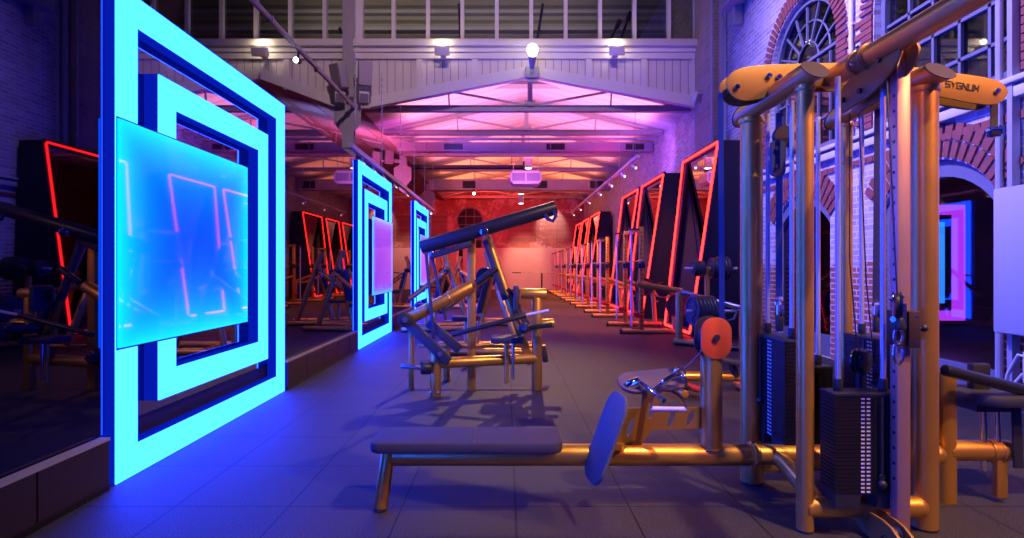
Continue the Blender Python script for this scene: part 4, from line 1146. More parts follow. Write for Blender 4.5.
# ================================================================== LOW ROW BENCH
LR = thing('low_row_bench', 'low row bench with a long dark seat pad on a gold tube in the foreground', 'bench', (0.3, 2.92, 0))
BY, BZ = 2.92, 0.275
beam = MB().tube((-0.60, BY, BZ), (1.325, BY, BZ), 0.056, 30, bev=0.01).build('beam', 'gold', LR)
MB().torus((1.30, BY, BZ), 0.059, 0.008, (1, 0, 0)).tube((1.285, BY, BZ), (1.325, BY, BZ), 0.060, 28).build('flange', 'gold', beam)
bl_ = MB()
for a in (0.3, 1.8, 3.4, 4.9): bl_.tube((1.30, BY + 0.06 * math.cos(a), BZ + 0.06 * math.sin(a)), (1.30, BY + 0.072 * math.cos(a), BZ + 0.072 * math.sin(a)), 0.009, 8)
bl_.build('bolt', 'chrome', beam)
MB().tube((-0.655, 2.88, 0.012), (-0.615, 2.91, 0.33), 0.037, 22, bev=0.006).build('leg', 'gold', LR)
MB().tube((-0.657, 2.878, 0.0), (-0.655, 2.88, 0.014), 0.034, 20).build('foot_cap', 'black', LR)
# pad: rounded slab
pd = MB().plate(rrect(0.97, 0.30, 0.055, 8, (-0.20, 2.885)), 0.055, Matrix.Translation((0, 0, 0.365)), bev=0.014).build('seat_pad', 'pad', LR)
MB().box((-0.20, 2.90, 0.333), (0.6, 0.12, 0.012)).build('pad_bracket', 'black', LR)
MB().box((-0.16, 2.885, 0.3932), (0.004, 0.29, 0.0015)).build('seam', 'edge_black', pd)
# upright with red pulley housing
UP = MB().tube((1.085, BY, 0.30), (1.085, BY, 0.83), 0.056, 28).build('upright', 'gold', LR)
MB().torus((1.085, BY, 0.315), 0.058, 0.006, (0, 0, 1)).build('weld', 'gold', UP)
hc = at(715.0, 338, 2.88)
for Y, mt in ((2.865, 'red_plate'), (2.965, 'brown_cap')):  # rear cover is brown because its shade is put into the colour
    pl = MB().plate(rrect(0.160, 0.215, 0.072, 8, (hc.x, hc.z)), 0.012, XZ(Y), bev=0.003).build('pulley_cover', mt, LR)
    MB().tube((hc.x, Y - 0.006, hc.z + 0.005), (hc.x, Y - 0.018, hc.z + 0.005), 0.017, 6).build('bolt', 'black', pl)
MB().lathe([(0, -0.03), (0.07, -0.03), (0.055, -0.015), (0.055, 0.015), (0.07, 0.03), (0, 0.03)], Matrix.Translation((hc.x, 2.915, hc.z)) @ frame_z((0, 1, 0)).to_4x4(), 26).build('pulley', 'brown_cap', LR)
# row belt: from the pulley up to the arch, and down to the handles
MB().ribbon([(1.155, 2.95, hc.z + 0.03), (1.150, 2.96, 2.20)], 0.028, 0.005, (0.8, -0.6, 0)).build('belt', 'belt', LR)
# slotted bracket plate
pxs = [(614, 447), (616, 408), (641, 408), (642, 393), (657, 391), (658, 408), (701, 407), (701, 428), (652, 430), (645, 438), (640, 447)]
po = [((x - VX) * BY / F_PX, EYE - (y - VY) * BY / F_PX) for x, y in pxs][::-1]
hs = []
for (cx, cy, w, h_) in ((630, 427, 6.0, 19), (651, 411, 6.0, 15), (671, 418, 6.0, 18), (690, 417.5, 6.0, 17)):
    c = ((cx - VX) * BY / F_PX, EYE - (cy - VY) * BY / F_PX); k = BY / F_PX
    hs.append([(c[0] + 0.30 * h_ * k * 0.5 * math.sin(t) + w * k / 2 * math.cos(t), c[1] + h_ * k / 2 * math.sin(t)) for t in [2 * PI * j / 18 for j in range(18)]])
MB().plate(po, 0.014, XZ(BY), hs).build('slotted_bracket', 'gold_plate', LR)
# foot plates
def oriented(c, xd, yd):
    xd = V(xd).normalized(); n = xd.cross(V(yd)).normalized(); yd = n.cross(xd)
    Mx = Matrix((xd, yd, n)).transposed().to_4x4(); Mx.translation = V(c); return Mx
fp = MB().plate(rrect(0.29, 0.46, 0.10, 8), 0.018, oriented((0.50, 2.77, 0.415), (-0.10, 0.98, 0.0), (0.36, -0.05, 0.93)), bev=0.004).build('foot_plate', 'tread', LR)
MB().bar((0.56, 2.78, 0.36), (0.60, 2.90, 0.33), 0.05, 0.03).build('foot_bracket', 'gold', fp)
MB().plate(rrect(0.37, 0.21, 0.09, 8), 0.020, oriented((0.80, 3.02, 0.645), (0.985, 0.05, 0.09), (-0.02, 0.88, 0.30)), bev=0.004).build('foot_plate', 'foot_brown', LR)
# chrome double handle resting on the plate
HD = thing('rowing_attachment', 'chrome double D-handle hooked to the low row cable', 'gym attachment', at(664, 385, 2.86))
def D_ring(c, u, v, w, h_, parent):
    c, u, v = V(c), V(u).normalized(), V(v).normalized()
    pts = [c + u * (w * math.cos(a)) + v * (h_ * math.sin(a)) for a in [PI * k / 16 for k in range(17)]]
    o = MB().ribbon(pts, 0.03, 0.006, u.cross(v)).build('handle_arch', 'chrome', parent)
    MB().tube(c - u * w * 1.02, c + u * w * 1.02, 0.0125, 16).build('grip', 'grip', o)
    return o
D_ring(at(668.5, 409.0, 2.74), (1, -0.05, 0.0), (-0.1, 0.45, 0.9), 0.085, 0.085, HD)
e0, e1, e2 = at(641, 382.5, 2.93), at(652, 391, 2.88), at(664, 401, 2.80)
MB().path([e0, e1, e2], 0.0135, 12).build('yoke_bar', 'chrome', HD)
MB().tube(at(628, 386, 2.98), at(641, 381.5, 2.95), 0.030, 18, bev=0.006).build('grip', 'chrome', HD)
MB().tube(e1, at(664, 382, 2.90), 0.009, 10).tube(at(662, 383, 2.90), at(676, 374, 2.90), 0.016, 12, bev=0.004).torus(at(680, 372, 2.9), 0.024, 0.008, (0.4, 1, 0.3), 18, 8).sphere(at(683, 377, 2.9), 0.016, u=10, v=8).build('swivel', 'chrome', HD)
MB().ribbon([at(683, 370, 2.9), at(694, 360, 2.905), at(708, 345, 2.91)], 0.03, 0.006, (0.2, 1, 0)).build('strap', 'belt', HD)

# ================================================================== SEATED STATION at the right edge
SS = thing('pulldown_seat', 'gold framed seat station with a black seat and long pad bar at the right edge', 'exercise seat', (2.55, 3.0, 0))
MB().tube((2.385, 3.0, 0.0), (2.385, 3.0, 0.70), 0.052, 26).build('post', 'gold', SS)
MB().tube((2.385, 3.0, 0.272), (2.72, 3.0, 0.272), 0.055, 26).sphere((2.72, 3.0, 0.272), 0.055, (0.7, 1, 1)).build('beam', 'gold', SS)
MB().torus((2.62, 3.0, 0.272), 0.056, 0.008, (1, 0, 0)).torus((2.67, 3.0, 0.272), 0.056, 0.006, (1, 0, 0)).build('clamp_ring', 'gold', SS)
MB().plate(rrect(0.62, 0.34, 0.15, 10, (2.78, 3.02)), 0.06, Matrix.Translation((0, 0, 0.565)), bev=0.018).build('seat', 'padblack', SS)
MB().box((2.62, 3.02, 0.515), (0.22, 0.16, 0.04)).build('seat_bracket', 'black', SS)
MB().tube((2.585, 2.99, 0.17), (2.585, 2.99, 0.51), 0.018, 16).tube((2.66, 2.99, 0.20), (2.66, 2.99, 0.51), 0.016, 16).build('seat_tube', 'chrome', SS)
MB().box((2.665, 2.98, 0.155), (0.06, 0.04, 0.26), bev=0.006).build('sleeve', 'gold', SS)
MB().ribbon([(2.715, 2.94, 0.53), (2.72, 2.93, 0.20)], 0.045, 0.012, (1, 0, 0)).build('adjuster', 'black', SS)
MB().box((2.62, 3.06, 0.655), (0.10, 0.05, 0.16), bev=0.012).build('pad_stem', 'black', SS)
MB().tube((2.27, 2.86, 0.735), (2.86, 2.92, 0.585), 0.030, 20, bev=0.008).build('pad_bar', 'black_gloss', SS)

#PART5
# ================================================================== WEIGHT PLATES (shared)
def plate_mesh(R, t):
    mb = MB()
    mb.lathe([(0.026, -t * .5), (R * .40, -t * .5), (R * .46, -t * .28), (R * .78, -t * .28), (R * .84, -t * .5), (R * .97, -t * .5), (R, -t * .3), (R, t * .3), (R * .97, t * .5), (R * .84, t * .5), (R * .78, t * .28), (R * .46, t * .28), (R * .40, t * .5), (0.026, t * .5), (0.026, -t * .5)], Matrix.Identity(4), 30)
    for k in range(3):
        a = 2 * PI * k / 3 + 0.3
        for s in (-1, 1):
            mb.torus((R * .62 * math.cos(a), R * .62 * math.sin(a), s * t * .28), R * .17, R * .035, (0, 0, 1), 18, 6)
    return mb
PLATES = {}
def weight_plate(c, axis, R, t, label, group, mat='iron'):
    key = (round(R, 3), round(t, 3), mat)
    q = frame_z(axis).to_quaternion()
    if key not in PLATES:
        o = plate_mesh(R, t).build('weight_plate', mat); PLATES[key] = o
    else:
        o = PLATES[key].copy(); COL.objects.link(o)
    o.location = c; o.rotation_mode = 'XYZ'; o.rotation_euler = q.to_euler()
    tag(o, label, 'weight plate', group)
    return o

# ================================================================== ISO LEVER MACHINE (middle foreground)
LM = thing('lever_machine', 'gold plate-loaded lever machine with a long black padded arm in the middle of the hall', 'exercise machine', (-0.3, 5.6, 0))
def T(p0, p1, r, name, mat='gold', parent=LM, seg=20, bev=0.006): return MB().tube(p0, p1, r, seg, bev=bev).build(name, mat, parent)
def foot(p, r, parent=LM): return MB().tube((p[0], p[1], 0), (p[0], p[1], 0.012), r, 18).build('foot_cap', 'black', parent)
T((-0.69, 5.42, 0.0), (-0.69, 5.42, 0.44), 0.054, 'post'); T((0.32, 5.72, 0.0), (0.32, 5.72, 0.95), 0.054, 'post')
T((-0.69, 5.42, 0.325), (0.32, 5.72, 0.325), 0.054, 'beam')
T((-0.97, 6.1, 0.40), (0.44, 6.1, 0.40), 0.020, 'rear_rail'); T((-0.66, 6.15, 0.0), (-0.66, 6.15, 0.40), 0.036, 'rear_post')
T((0.41, 6.1, 0.40), (0.44, 6.1, 0.22), 0.03, 'rail_end', 'black')
MB().box((-0.985, 5.75, 0.33), (0.052, 0.06, 0.66), bev=0.008).build('side_post', 'gold', LM)
MB().box((-0.355, 5.70, 0.80), (0.085, 0.085, 1.60), bev=0.01).build('upright', 'gold', LM)
T((0.15, 5.72, 0.995), (0.42, 5.72, 0.995), 0.056, 'top_tube', 'gold_light')
T(at(405, 321, 5.50), at(472, 286, 5.60), 0.062, 'lever_beam', 'gold')
MB().torus(at(450, 297.5, 5.57), 0.064, 0.008, (0.87, 0, 0.5)).build('ring', 'gold', LM)
MB().tube(at(476, 283, 5.58), at(497, 268, 5.58), 0.032, 16, bev=0.008).build('grip', 'black', LM)
lk = MB().bar(at(404, 319, 5.40), at(449, 362, 5.36), 0.05, 0.10, bev=0.012).build('link_arm', 'padblack', LM)
MB().bar(at(428, 322, 5.80), at(460, 350, 5.80), 0.05, 0.10, bev=0.012).build('link_arm', 'padblack', LM)
MB().tube(at(405, 319.5, 5.44), at(405, 319.5, 5.30), 0.075, 20, bev=0.01).build('pivot_disc', 'black', LM)
MB().tube(at(405, 319.5, 5.31), at(405, 319.5, 5.27), 0.03, 14).build('pivot_bolt', 'steel', lk)
MB().tube(at(440, 354, 5.36), at(440, 354, 5.28), 0.025, 12).build('pivot_bolt', 'steel', lk)
MB().tube(at(426, 252, 5.45), at(434, 339, 5.42), 0.016, 10).build('tie_rod', 'belt', LM)
MB().tube(at(431, 252, 5.62), at(446, 320, 5.62), 0.016, 10).build('tie_rod', 'belt', LM)
MB().sphere(at(432, 253, 5.58), 0.04, u=12, v=8).build('rod_joint', 'steel', LM)
ARM0, ARM1 = at(421, 247.5, 5.56), at(556, 207.5, 5.56)
arm = MB().tube(ARM0, ARM1, 0.070, 24, bev=0.012).build('lever_arm', 'arm_foam', LM)
MB().bar(at(432, 256, 5.56), at(472, 243, 5.56), 0.06, 0.06, bev=0.01).build('arm_rib', 'padblack', arm)
MB().tube(at(484, 232, 5.46), at(484, 232, 5.66), 0.045, 18, bev=0.008).build('pivot', 'chrome', arm)
hk = [at(545, 214, 5.5), at(548, 219, 5.5), at(553, 221, 5.5), at(556, 216, 5.5), at(554, 211, 5.5)]
MB().path(hk, 0.018, 10).build('hook', 'belt', arm)
T(at(487, 236, 5.78), at(531, 364, 5.72), 0.044, 'back_frame', 'gold')
T(at(499, 290, 6.0), at(518, 345, 5.95), 0.036, 'back_frame', 'gold_light')
MB().bar(at(485, 240, 5.70), at(505, 300, 5.70), 0.04, 0.06, bev=0.01).build('spring_bar', 'belt', LM)
MB().plate(rrect(0.34, 0.30, 0.05, 6, (0.02, 5.55)), 0.06, Matrix.Translation((0, 0, 0.545)), bev=0.014).build('seat', 'padblack', LM)
MB().tube((0.005, 5.55, 0.10), (0.005, 5.55, 0.52), 0.022, 14).build('seat_tube', 'gold', LM); MB().tube((0.07, 5.57, 0.14), (0.07, 5.57, 0.52), 0.016, 14).build('seat_tube', 'chrome', LM)
MB().box(at(516, 298, 5.6), (0.055, 0.26, 0.26), bev=0.02).build('chest_pad', 'padblack', LM)
MB().bar(at(518, 310, 5.65), at(531, 330, 5.7), 0.04, 0.05).build('pad_stem', 'belt', LM)
MB().tube(at(452, 335, 5.45), at(526, 315, 5.45), 0.026, 14, bev=0.006).build('swing_bar', 'arm_foam', LM)
MB().tube(at(526, 315, 5.45), at(549, 310.5, 5.45), 0.016, 12).build('swing_tip', 'grip', LM)
MB().tube(at(524, 328, 5.28), at(524, 328, 5.62), 0.055, 20, bev=0.012).build('roller', 'black', LM)
MB().tube(at(524, 328, 5.27), at(524, 328, 5.25), 0.028, 14).build('roller_cap', 'chrome', LM)
MB().bar(at(526, 328, 5.5), at(552, 324.5, 5.5), 0.05, 0.05, bev=0.008).build('stop_bar', 'black', LM)
T(at(540, 324, 5.72), at(554, 323, 5.72), 0.05, 'stub', 'gold')
MB().tube(at(401, 366, 5.33), at(424, 368, 5.33), 0.023, 16, bev=0.004).build('plate_horn', 'steel', LM)
MB().tube(at(421, 368, 5.33), at(431, 368, 5.36), 0.062, 20, bev=0.012).build('horn_stop', 'black', LM)
bd = MB()
bd.sphere((-0.735, 5.38, 0.05), 0.012, u=8, v=6).sphere((-0.66, 5.37, 0.05), 0.012, u=8, v=6)
bd.build('bolt', 'chrome', LM)
MB().bar((0.02, 5.6, 1.05), (0.14, 5.7, 0.85), 0.03, 0.03).build('handle_bracket', 'black', LM)

# ================================================================== INCLINE PRESS MACHINES beyond
def press_machine(loc, label):
    r = thing('press_machine', label, 'exercise machine', loc, 'gold plate-loaded press machines down the hall')
    o = V(loc)
    P = lambda x, y, z: o + V((x, y, z))
    MB().tube(P(-0.75, -0.3, 0.05), P(0.75, -0.3, 0.05), 0.05, 16, bev=0.01).build('base_tube', 'gold_light', r)
    MB().tube(P(-0.75, 0.4, 0.05), P(0.75, 0.4, 0.05), 0.05, 16, bev=0.01).build('base_tube', 'gold_light', r)
    MB().tube(P(-0.1, -0.3, 0.07), P(-0.1, 0.4, 0.07), 0.045, 16).build('spine_tube', 'gold', r)
    MB().tube(P(0.62, 0.05, 0.06), P(0.08, 0.05, 1.62), 0.055, 16).build('incline_tube', 'gold', r)
    MB().tube(P(-0.15, 0.05, 0.06), P(0.16, 0.05, 1.38), 0.045, 16).build('incline_tube', 'gold_light', r)
    for s in (-1, 1):
        MB().tube(P(-0.62, s * 0.36, 0.62), P(0.12, s * 0.36, 1.18), 0.042, 14, bev=0.008).build('press_arm', 'gold', r)
        MB().tube(P(-0.62, s * 0.36, 0.62), P(-0.62, s * 0.62, 0.66), 0.026, 12).build('grip', 'black', r)
        MB().tube(P(0.0, s * 0.36, 1.10), P(0.0, s * 0.66, 1.10), 0.024, 12).build('plate_horn', 'steel', r)
    MB().tube(P(0.12, -0.40, 1.18), P(0.12, 0.40, 1.18), 0.05, 16, bev=0.008).build('pivot_tube', 'black', r)
    MB().plate(rrect(0.40, 0.34, 0.07, 6, (o.x - 0.30, o.y + 0.05)), 0.07, Matrix.Translation((0, 0, 0.50)), bev=0.016).build('seat', 'padblack', r)
    MB().tube(P(-0.28, 0.05, 0.07), P(-0.28, 0.05, 0.47), 0.035, 14).build('seat_post', 'gold', r)
    MB().box(P(-0.02, 0.05, 0.88), (0.07, 0.30, 0.62), (0, 0.26, 0), bev=0.025).build('back_pad', 'padblack', r)
    return r
PM = press_machine((-0.32, 8.3, 0), 'gold press machine directly behind the black-armed lever machine')
machines = [((-1.35, 11.2, 0), 'gold press machine standing beside the middle light panel', 0.15), ((-0.55, 12.4, 0), 'gold press machine in the second row behind the lever machine', -0.2),
            ((-1.35, 17.6, 0), 'gold press machine beyond the farthest light panel', PI), ((-2.6, 21.5, 0), 'gold press machine far off left below the round window', 0.3), ((-3.9, 20.0, 0), 'gold press machine farthest to the left behind the partition end', 0.6)]
for loc, l, rz in machines: dup(PM, loc, l, rz)
for (x, y, R, s) in ((-0.32, 8.3, 0.18, 1), (-1.35, 11.2, 0.2, 1), (-0.55, 12.4, 0.2, 1)):
    pass
PL = 'weight plates on the press machine horns'
for k in range(2): weight_plate((-0.32, 8.3 + 0.46 + 0.055 * k, 1.10), (0, 1, 0), 0.17, 0.045, ('iron weight plate on the rear horn of the nearest press machine, inner of two', 'iron weight plate on the rear horn of the nearest press machine, outer of two')[k], PL)

# frame of a tall cable rig by the end of the partition, red lit
RG = thing('cable_rig', 'tall dark cable rig standing below the round window on the left', 'cable machine', (-2.6, 24.0, 0))
for x in (-3.1, -2.1): MB().box((x, 24.0, 1.05), (0.09, 0.09, 2.1), bev=0.01).build('upright', 'gold', RG)
MB().box((-2.6, 24.0, 2.08), (1.1, 0.09, 0.09), bev=0.01).build('top_bar', 'black', RG)
MB().box((-2.6, 24.0, 0.04), (1.2, 0.5, 0.08), bev=0.01).build('base', 'black', RG)
MB().box((-2.6, 24.05, 0.55), (0.35, 0.16, 0.9), bev=0.01).build('weight_stack', 'stack', RG)

# ================================================================== SQUAT RACKS along the right
def rack(y0, y1, label, bar=True):
    r = thing('squat_rack', label, 'squat rack', (2.57, (y0 + y1) / 2, 0), 'gold squat racks in a row on the right')
    for y in (y0, y1):
        ft = MB().tube((2.20, y, 0.052), (3.34, y, 0.052), 0.05, 18).build('foot_tube', 'gold_light', r)
        MB().tube((2.165, y, 0.052), (2.205, y, 0.052), 0.053, 18, bev=0.01).build('end_cap', 'black', ft)
        up = MB().box((2.57, y, 1.06), (0.085, 0.085, 1.96), bev=0.01).build('upright', 'gold', r)
        h = MB()
        for k in range(22): h.tube((2.57 - 0.0, y - 0.0435, 0.25 + k * 0.08), (2.57, y - 0.042, 0.25 + k * 0.08), 0.014, 8)
        h.build('peg_holes', 'black', up)
        MB().tube((2.42, y + 0.16, 0.10), (2.42, y + 0.16, 2.0), 0.020, 12).build('guide_rod', 'rod', r)
        for z in (2.0, 0.10): MB().box((2.50, y + 0.10, z), (0.22, 0.22, 0.03)).build('rod_bracket', 'black', r)
        MB().tube((2.58, y, 0.98), (3.30, y, 0.72), 0.05, 18, bev=0.008).build('brace_tube', 'gold', r)
        MB().tube((2.96, y, 0.85), (2.96, y - 0.16, 0.85), 0.02, 12).build('plate_horn', 'steel', r)
        MB().tube((3.20, y, 0.55), (3.20, y - 0.24, 0.55), 0.02, 12).build('plate_horn', 'steel', r)
        MB().tube((3.22, y, 0.06), (3.16, y, 0.76), 0.048, 18).build('rear_leg', 'gold', r)
        MB().box((2.57, y - 0.02, 1.30), (0.13, 0.14, 0.10), bev=0.015).box((2.57, y - 0.10, 1.33), (0.05, 0.06, 0.14), bev=0.01).build('bar_catch', 'black', r)
        MB().box((2.53, y, 0.34), (0.13, 0.13, 0.06), bev=0.015).box((2.47, y - 0.06, 0.38), (0.12, 0.05, 0.08), bev=0.015).build('safety_stop', 'red_rubber', r)
    MB().box((2.57, (y0 + y1) / 2, 1.99), (0.07, y1 - y0, 0.07), bev=0.01).build('cross_bar', 'gold', r)
    MB().tube((3.16, y0, 0.70), (3.16, y1, 0.70), 0.04, 14).build('rear_bar', 'gold', r)
    return r
names = ['squat rack nearest the cable tower, before the tallest neon mirror', 'second squat rack down the right side', 'third squat rack down the right side', 'fourth squat rack down the right side', 'fifth squat rack, before the far trio of neon mirrors', 'last squat rack near the red end wall']
RK = rack(10.5, 11.9, names[0])
for k, y in enumerate((14.7, 18.0, 21.2, 24.6, 27.9)): dup(RK, (2.57, y, 0), names[k + 1])
# plates hung on the first rack's stubs
G = 'weight plates on the first squat rack'
weight_plate((2.96, 10.41, 0.85), (0, 1, 0), 0.14, 0.04, 'small iron plate on the near slanting tube of the first squat rack', G)
weight_plate((2.96, 11.80, 0.85), (0, 1, 0), 0.20, 0.045, 'larger iron plate on the far slanting tube of the first squat rack', G)
weight_plate((3.20, 10.33, 0.55), (0, 1, 0), 0.21, 0.045, 'red lit iron plate at the rear leg of the first squat rack', G)
# barbells held in the catches
def barbell(x0, x1, y, z, label, plates=(), loc=None):
    r = thing('barbell', label, 'barbell', ((x0 + x1) / 2, y, z), 'barbells resting in the squat racks')
    MB().tube((x0, y, z), (x1, y, z), 0.014, 12).build('shaft', 'steel', r)
    for s in (0, 1):
        a = x0 if s == 0 else x1 - 0.42
        MB().tube((a, y, z), (a + 0.42, y, z), 0.025, 14, bev=0.004).build('sleeve', 'black', r)
    return r
def barbell_y(x, y0, y1, z, label):
    r = thing('barbell', label, 'barbell', (x, (y0 + y1) / 2, z), 'barbells resting in the squat racks')
    MB().tube((x, y0, z), (x, y1, z), 0.015, 12).build('shaft', 'chrome', r)
    for a, b in ((y0, y0 + 0.3), (y1 - 0.3, y1)): MB().tube((x, a, z), (x, b, z), 0.025, 14, bev=0.004).build('sleeve', 'chrome', r)
for k, (ya, yb) in enumerate(((10.1, 12.3), (13.6, 15.8), (16.9, 19.1), (20.1, 22.3), (23.5, 25.7), (26.8, 29.0))):
    barbell_y(2.50, ya, yb, 1.385, 'barbell lying in the catches of the ' + ('nearest squat rack', 'second squat rack', 'third squat rack', 'fourth squat rack', 'fifth squat rack', 'last squat rack')[k])
barbell(0.3, 3.2, 26.2, 1.02, 'long dark barbell sticking out across the aisle before the red end wall')
bs = thing('barbell_stand', 'low dark stand carrying the long barbell before the red end wall', 'stand', (2.3, 26.2, 0))
for x in (1.7, 2.9):
    MB().tube((x, 26.2, 0), (x, 26.2, 1.0), 0.04, 12).build('post', 'black', bs)
    MB().box((x, 26.2, 0.03), (0.08, 0.7, 0.06)).build('foot', 'black', bs)

# plate-loaded sled and weight tree between the first rack and the tower
SL = thing('sled_machine', 'plate-loaded sled machine with sloping steel rails beside the nearest neon mirror', 'exercise machine', (3.2, 8.6, 0))
R0, R1 = at(681, 291.5, 9.0), at(746, 309, 8.2)
for dy in (-0.06, 0.30):
    MB().tube(R0 + V((0, dy, 0)), R1 + V((0, dy, 0)), 0.035, 16).build('rail', 'steel', SL)
MB().tube((R0.x, R0.y + 0.1, 0), (R0.x, R0.y + 0.1, R0.z), 0.06, 16).build('post', 'gold', SL)
MB().tube((R1.x, R1.y + 0.1, 0), (R1.x, R1.y + 0.1, R1.z), 0.06, 16).build('post', 'gold', SL)
MB().tube((R0.x - 0.08, R0.y + 0.1, 0.05), (R1.x + 0.1, R1.y + 0.1, 0.05), 0.05, 16).build('base_tube', 'gold', SL)
MB().tube(at(637, 284, 9.2), R0 + V((0.05, 0.1, 0)), 0.05, 16).build('back_tube', 'gold', SL)
hz = at(700, 311, 8.35)
MB().tube((hz.x - 0.2, hz.y, hz.z), (hz.x + 0.62, hz.y, hz.z), 0.022, 14).build('plate_horn', 'grip', SL)
MB().path([at(722, 312, 8.2), at(727, 321, 8.2), at(734, 319, 8.2), at(738, 310, 8.2)], 0.022, 10).build('handle', 'belt', SL)
TRW = thing('weight_tree', 'slim weight tree holding two clusters of plates before the nearest neon mirror', 'weight rack', (3.35, 9.2, 0))
MB().box((3.35, 9.2, 0.64), (0.07, 0.07, 1.28), bev=0.008).build('post', 'gold', TRW)
MB().box((3.35, 9.2, 0.02), (0.5, 0.5, 0.04), bev=0.01).build('base', 'black', TRW)
MB().tube((2.98, 9.2, 1.25), (3.85, 9.2, 1.25), 0.024, 14).build('plate_horn', 'grip', TRW)
G = 'weight plates on the weight tree'
for k in range(4): weight_plate((3.13 + k * 0.045, 9.2, 1.25), (1, 0, 0), 0.135, 0.04, 'small black plate on the upper horn left of the post, %s of four' % ('outermost', 'second', 'third', 'innermost')[k], G)
for k in range(6): weight_plate((3.425 + k * 0.050, 9.2, 1.25), (1, 0, 0), 0.195 if k > 1 else 0.175, 0.043, 'black plate on the upper horn right of the post, %s of six' % ('innermost', 'second', 'third', 'fourth', 'fifth', 'outermost')[k], G)
G = 'weight plates on the sled horn'
for k in range(6): weight_plate((hz.x - 0.10 + k * 0.052, hz.y, hz.z), (1, 0.12, 0), 0.235, 0.047, 'large black plate stacked on the sled horn, %s of six' % ('frontmost', 'second', 'third', 'fourth', 'fifth', 'rearmost')[k], G)

# low benches behind the red pulley
RB = thing('flat_bench', 'low bench with red and black padding on a gold base behind the red pulley cover', 'bench', (1.75, 5.6, 0))
MB().box(at(687, 385, 5.4), (0.30, 0.12, 0.04), (0, 0.30, -0.2), bev=0.012).build('seat_pad', 'red_rubber', RB)
MB().bar(at(673, 381, 5.36), at(698, 391, 5.36), 0.05, 0.035, bev=0.008).build('pad_edge', 'black', RB)
MB().box((2.25, 5.5, 0.33), (0.60, 0.20, 0.05), (0, 0.2, 0), bev=0.015).build('back_pad', 'padblack', RB)
MB().tube((1.62, 5.55, 0.17), (2.5, 5.55, 0.17), 0.05, 16, bev=0.008).build('frame_tube', 'gold', RB)
for x in (1.72, 2.42): MB().tube((x, 5.30, 0.045), (x, 5.80, 0.045), 0.04, 14, bev=0.008).box((x, 5.55, 0.11), (0.06, 0.06, 0.12)).build('foot_tube', 'gold', RB)
MB().bar((1.75, 5.5, 0.17), at(687, 389, 5.42), 0.05, 0.05).bar((2.3, 5.52, 0.17), (2.25, 5.5, 0.31), 0.05, 0.05).build('pad_stem', 'black', RB)

# ================================================================== LIGHT
def aim(o, tgt): o.rotation_euler = (V(tgt) - o.location).to_track_quat('-Z', 'Y').to_euler()
def spot(name, loc, tgt, col, e, size=60, blend=0.5, rad=0.08):
    l = bpy.data.lights.new(name, 'SPOT'); l.energy = e; l.color = col; l.spot_size = math.radians(size); l.spot_blend = blend; l.shadow_soft_size = rad
    o = bpy.data.objects.new(name, l); COL.objects.link(o); o.location = loc; aim(o, tgt); return o
def point(name, loc, col, e, rad=0.1):
    l = bpy.data.lights.new(name, 'POINT'); l.energy = e; l.color = col; l.shadow_soft_size = rad
    o = bpy.data.objects.new(name, l); COL.objects.link(o); o.location = loc; return o
def area(name, loc, tgt, col, e, sx, sy):
    l = bpy.data.lights.new(name, 'AREA'); l.shape = 'RECTANGLE'; l.size = sx; l.size_y = sy; l.energy = e; l.color = col
    o = bpy.data.objects.new(name, l); COL.objects.link(o); o.location = loc; aim(o, tgt); return o
WARM = (1.0, 0.66, 0.36); VIO = (0.42, 0.22, 1.0); ORG = (1.0, 0.38, 0.12)
# warm key over the camera's right shoulder and from the globe lamp
spot('key_lamp', (3.0, 0.5, 6.0), (1.0, 3.2, 0.3), WARM, 1350, 58, 0.6, 0.06)
spot('globe_beam', BULB + V((0, -0.25, 0.0)), (-0.1, 7.0, 0.0), WARM, 1500, 44, 1.0, 0.05)
spot('side_lamp', (4.1, 0.6, 4.0), (2.0, 2.8, 1.0), ORG, 560, 60, 0.6, 0.1)
spot('board_blue', (-1.6, 3.2, 5.6), (4.3, 4.1, 1.4), (0.14, 0.18, 1.0), 900, 34, 0.6, 0.1)
spot('blue_fill', (-2.0, 2.2, 3.6), (1.5, 2.95, 0.7), (0.08, 0.11, 1.0), 420, 50, 0.8, 0.1)  # added spot, boosts the panels' blue on the tower
# violet washes in the tall hall
area('violet_wash', (0.5, 5.0, 8.9), (0.5, 5.0, 0), VIO, 12, 6, 10)
spot('wall_wash', (-1.5, 5.5, 8.6), (4.6, 6.4, 4.6), (0.44, 0.34, 1.0), 9000, 66, 0.9, 0.2)
spot('girder_wash', (0.0, 2.0, 8.6), (-0.5, 12.8, 5.7), (1.0, 0.62, 0.72), 1700, 66, 0.9, 0.2)
for px in (260, 442, 617):
    q = at(px, 49, YG - 0.42); point('uplight', q + V((0, 0.0, 0.16)), (1.0, 0.8, 0.5), 7, 0.05)
area('clerestory_glow', (-1.5, 13.9, 8.6), (-1.5, 16.0, 7.2), (1.0, 0.85, 0.6), 60, 8, 0.4)
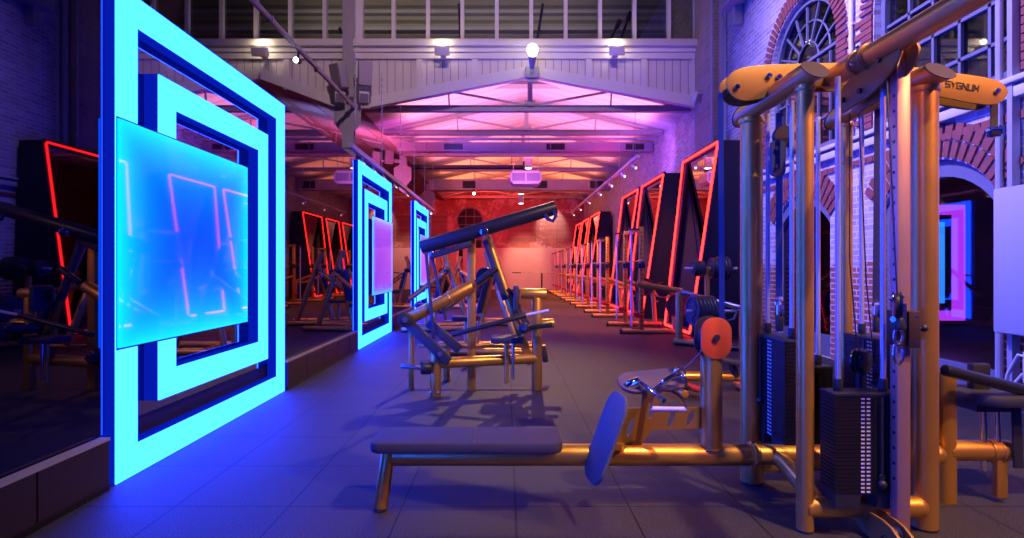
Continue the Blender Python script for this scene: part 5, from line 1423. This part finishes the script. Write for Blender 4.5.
# lower hall: unseen area lights added to brighten the roof, pink near, orange far
for y, c_, e in ((14.5, (1.0, 0.34, 0.52), 120), (17.2, (1.0, 0.22, 0.40), 125), (20.1, (1.0, 0.24, 0.30), 130), (23.1, (1.0, 0.26, 0.14), 130), (26.0, (1.0, 0.24, 0.10), 120), (28.7, (1.0, 0.2, 0.1), 100)):
    area('roof_fill', (0.58, y, 5.12), (0.58, y, 9), c_, e, 6.6, 1.9)
spot('eave_right', (3.6, 14.2, 4.2), (4.2, 17.5, 4.8), (0.45, 0.12, 1.0), 160, 120, 0.8, 0.15)
spot('eave_left', (-2.6, 14.2, 4.2), (-3.2, 18.0, 4.8), (0.8, 0.08, 0.7), 160, 120, 0.8, 0.15)
spot('duct_red', (3.6, 15.6, 3.9), (1.5, 17.2, 4.8), (1.0, 0.02, 0.08), 160, 110, 0.8, 0.1)
spot('duct_blue', (-1.8, 15.6, 3.9), (-0.5, 17.0, 4.8), (0.2, 0.12, 1.0), 120, 100, 0.8, 0.1)
spot('end_red', (-1.0, 26.5, 4.7), (-1.0, 32, 3.0), (1.0, 0.03, 0.03), 800, 120, 0.7, 0.1)
spot('end_dado', (1.0, 29.6, 4.6), (1.1, 32, 1.5), (1.0, 0.45, 0.30), 700, 50, 0.9, 0.1)
spot('end_white', (2.6, 30.9, 4.9), (2.6, 32, 3.9), (1.0, 0.75, 0.65), 220, 70, 0.6, 0.05)
for y in (12.5, 16.5, 20.5, 25.0):
    spot('rack_lamp', (0.9, y, 4.8), (2.6, y + 0.8, 0.6), (1.0, 0.27, 0.07), 1500, 80, 0.6, 0.06)
spot('aisle_violet', (-0.6, 15.5, 4.6), (-0.6, 14.0, 0), (0.75, 0.32, 0.75), 120, 120, 0.8, 0.1)
spot('aisle_roof', (-4.2, 15.5, 3.6), (-4.6, 20, 6.0), (1.0, 0.12, 0.35), 500, 130, 0.8, 0.1)
spot('aisle_blue', (-5.8, 14.0, 4.9), (-5.5, 17, 0), (0.35, 0.2, 1.0), 200, 130, 0.8, 0.1)
spot('skylight_wash', (-5.0, 14.2, 4.2), (-5.2, 17, 6.0), (0.4, 0.35, 1.0), 90, 120, 0.8, 0.1)
spot('heater_lamp', (0.6, 17.6, 4.0), (0.66, 19.0, 4.4), (1.0, 0.25, 0.95), 45, 60, 0.5, 0.05)
spot('high_spot', at(296, 60, 8.9), (-0.5, 4.5, 0), (0.7, 0.8, 1.0), 80, 60, 0.6, 0.05)
spot('room_lamp', (6.3, 7.6, 2.7), (6.3, 7.9, 0), (0.9, 0.6, 0.5), 20, 110, 0.5, 0.05)

w = bpy.data.worlds.new('hall_air'); w.use_nodes = True
w.node_tree.nodes['Background'].inputs[0].default_value = (0.25, 0.18, 0.5, 1); w.node_tree.nodes['Background'].inputs[1].default_value = 0.02
SC.world = w

# ================================================================== CAMERA
cam = bpy.data.cameras.new('camera'); cam.sensor_width = 36.0; cam.sensor_fit = 'HORIZONTAL'
cam.lens = F_PX * 36.0 / 1024.0
cam.shift_x = (512 - VX) / 1024.0; cam.shift_y = -(269 - VY) / 1024.0
cam.clip_start = 0.05; cam.clip_end = 200
co = bpy.data.objects.new('camera', cam); COL.objects.link(co)
co.location = (0, 0, EYE); co.rotation_euler = (PI / 2, 0, 0)
SC.camera = co
vs = SC.view_settings
vs.view_transform = 'Standard'; vs.look = 'None'; vs.exposure = 0.0; vs.gamma = 1.0; vs.use_curve_mapping = False
SC.cycles.use_denoising = True
SC.cycles.max_bounces = 10; SC.cycles.glossy_bounces = 6; SC.cycles.diffuse_bounces = 4; SC.cycles.transparent_max_bounces = 8
SC.cycles.caustics_reflective = False; SC.cycles.caustics_refractive = False
SC.cycles.sample_clamp_indirect = 4.0
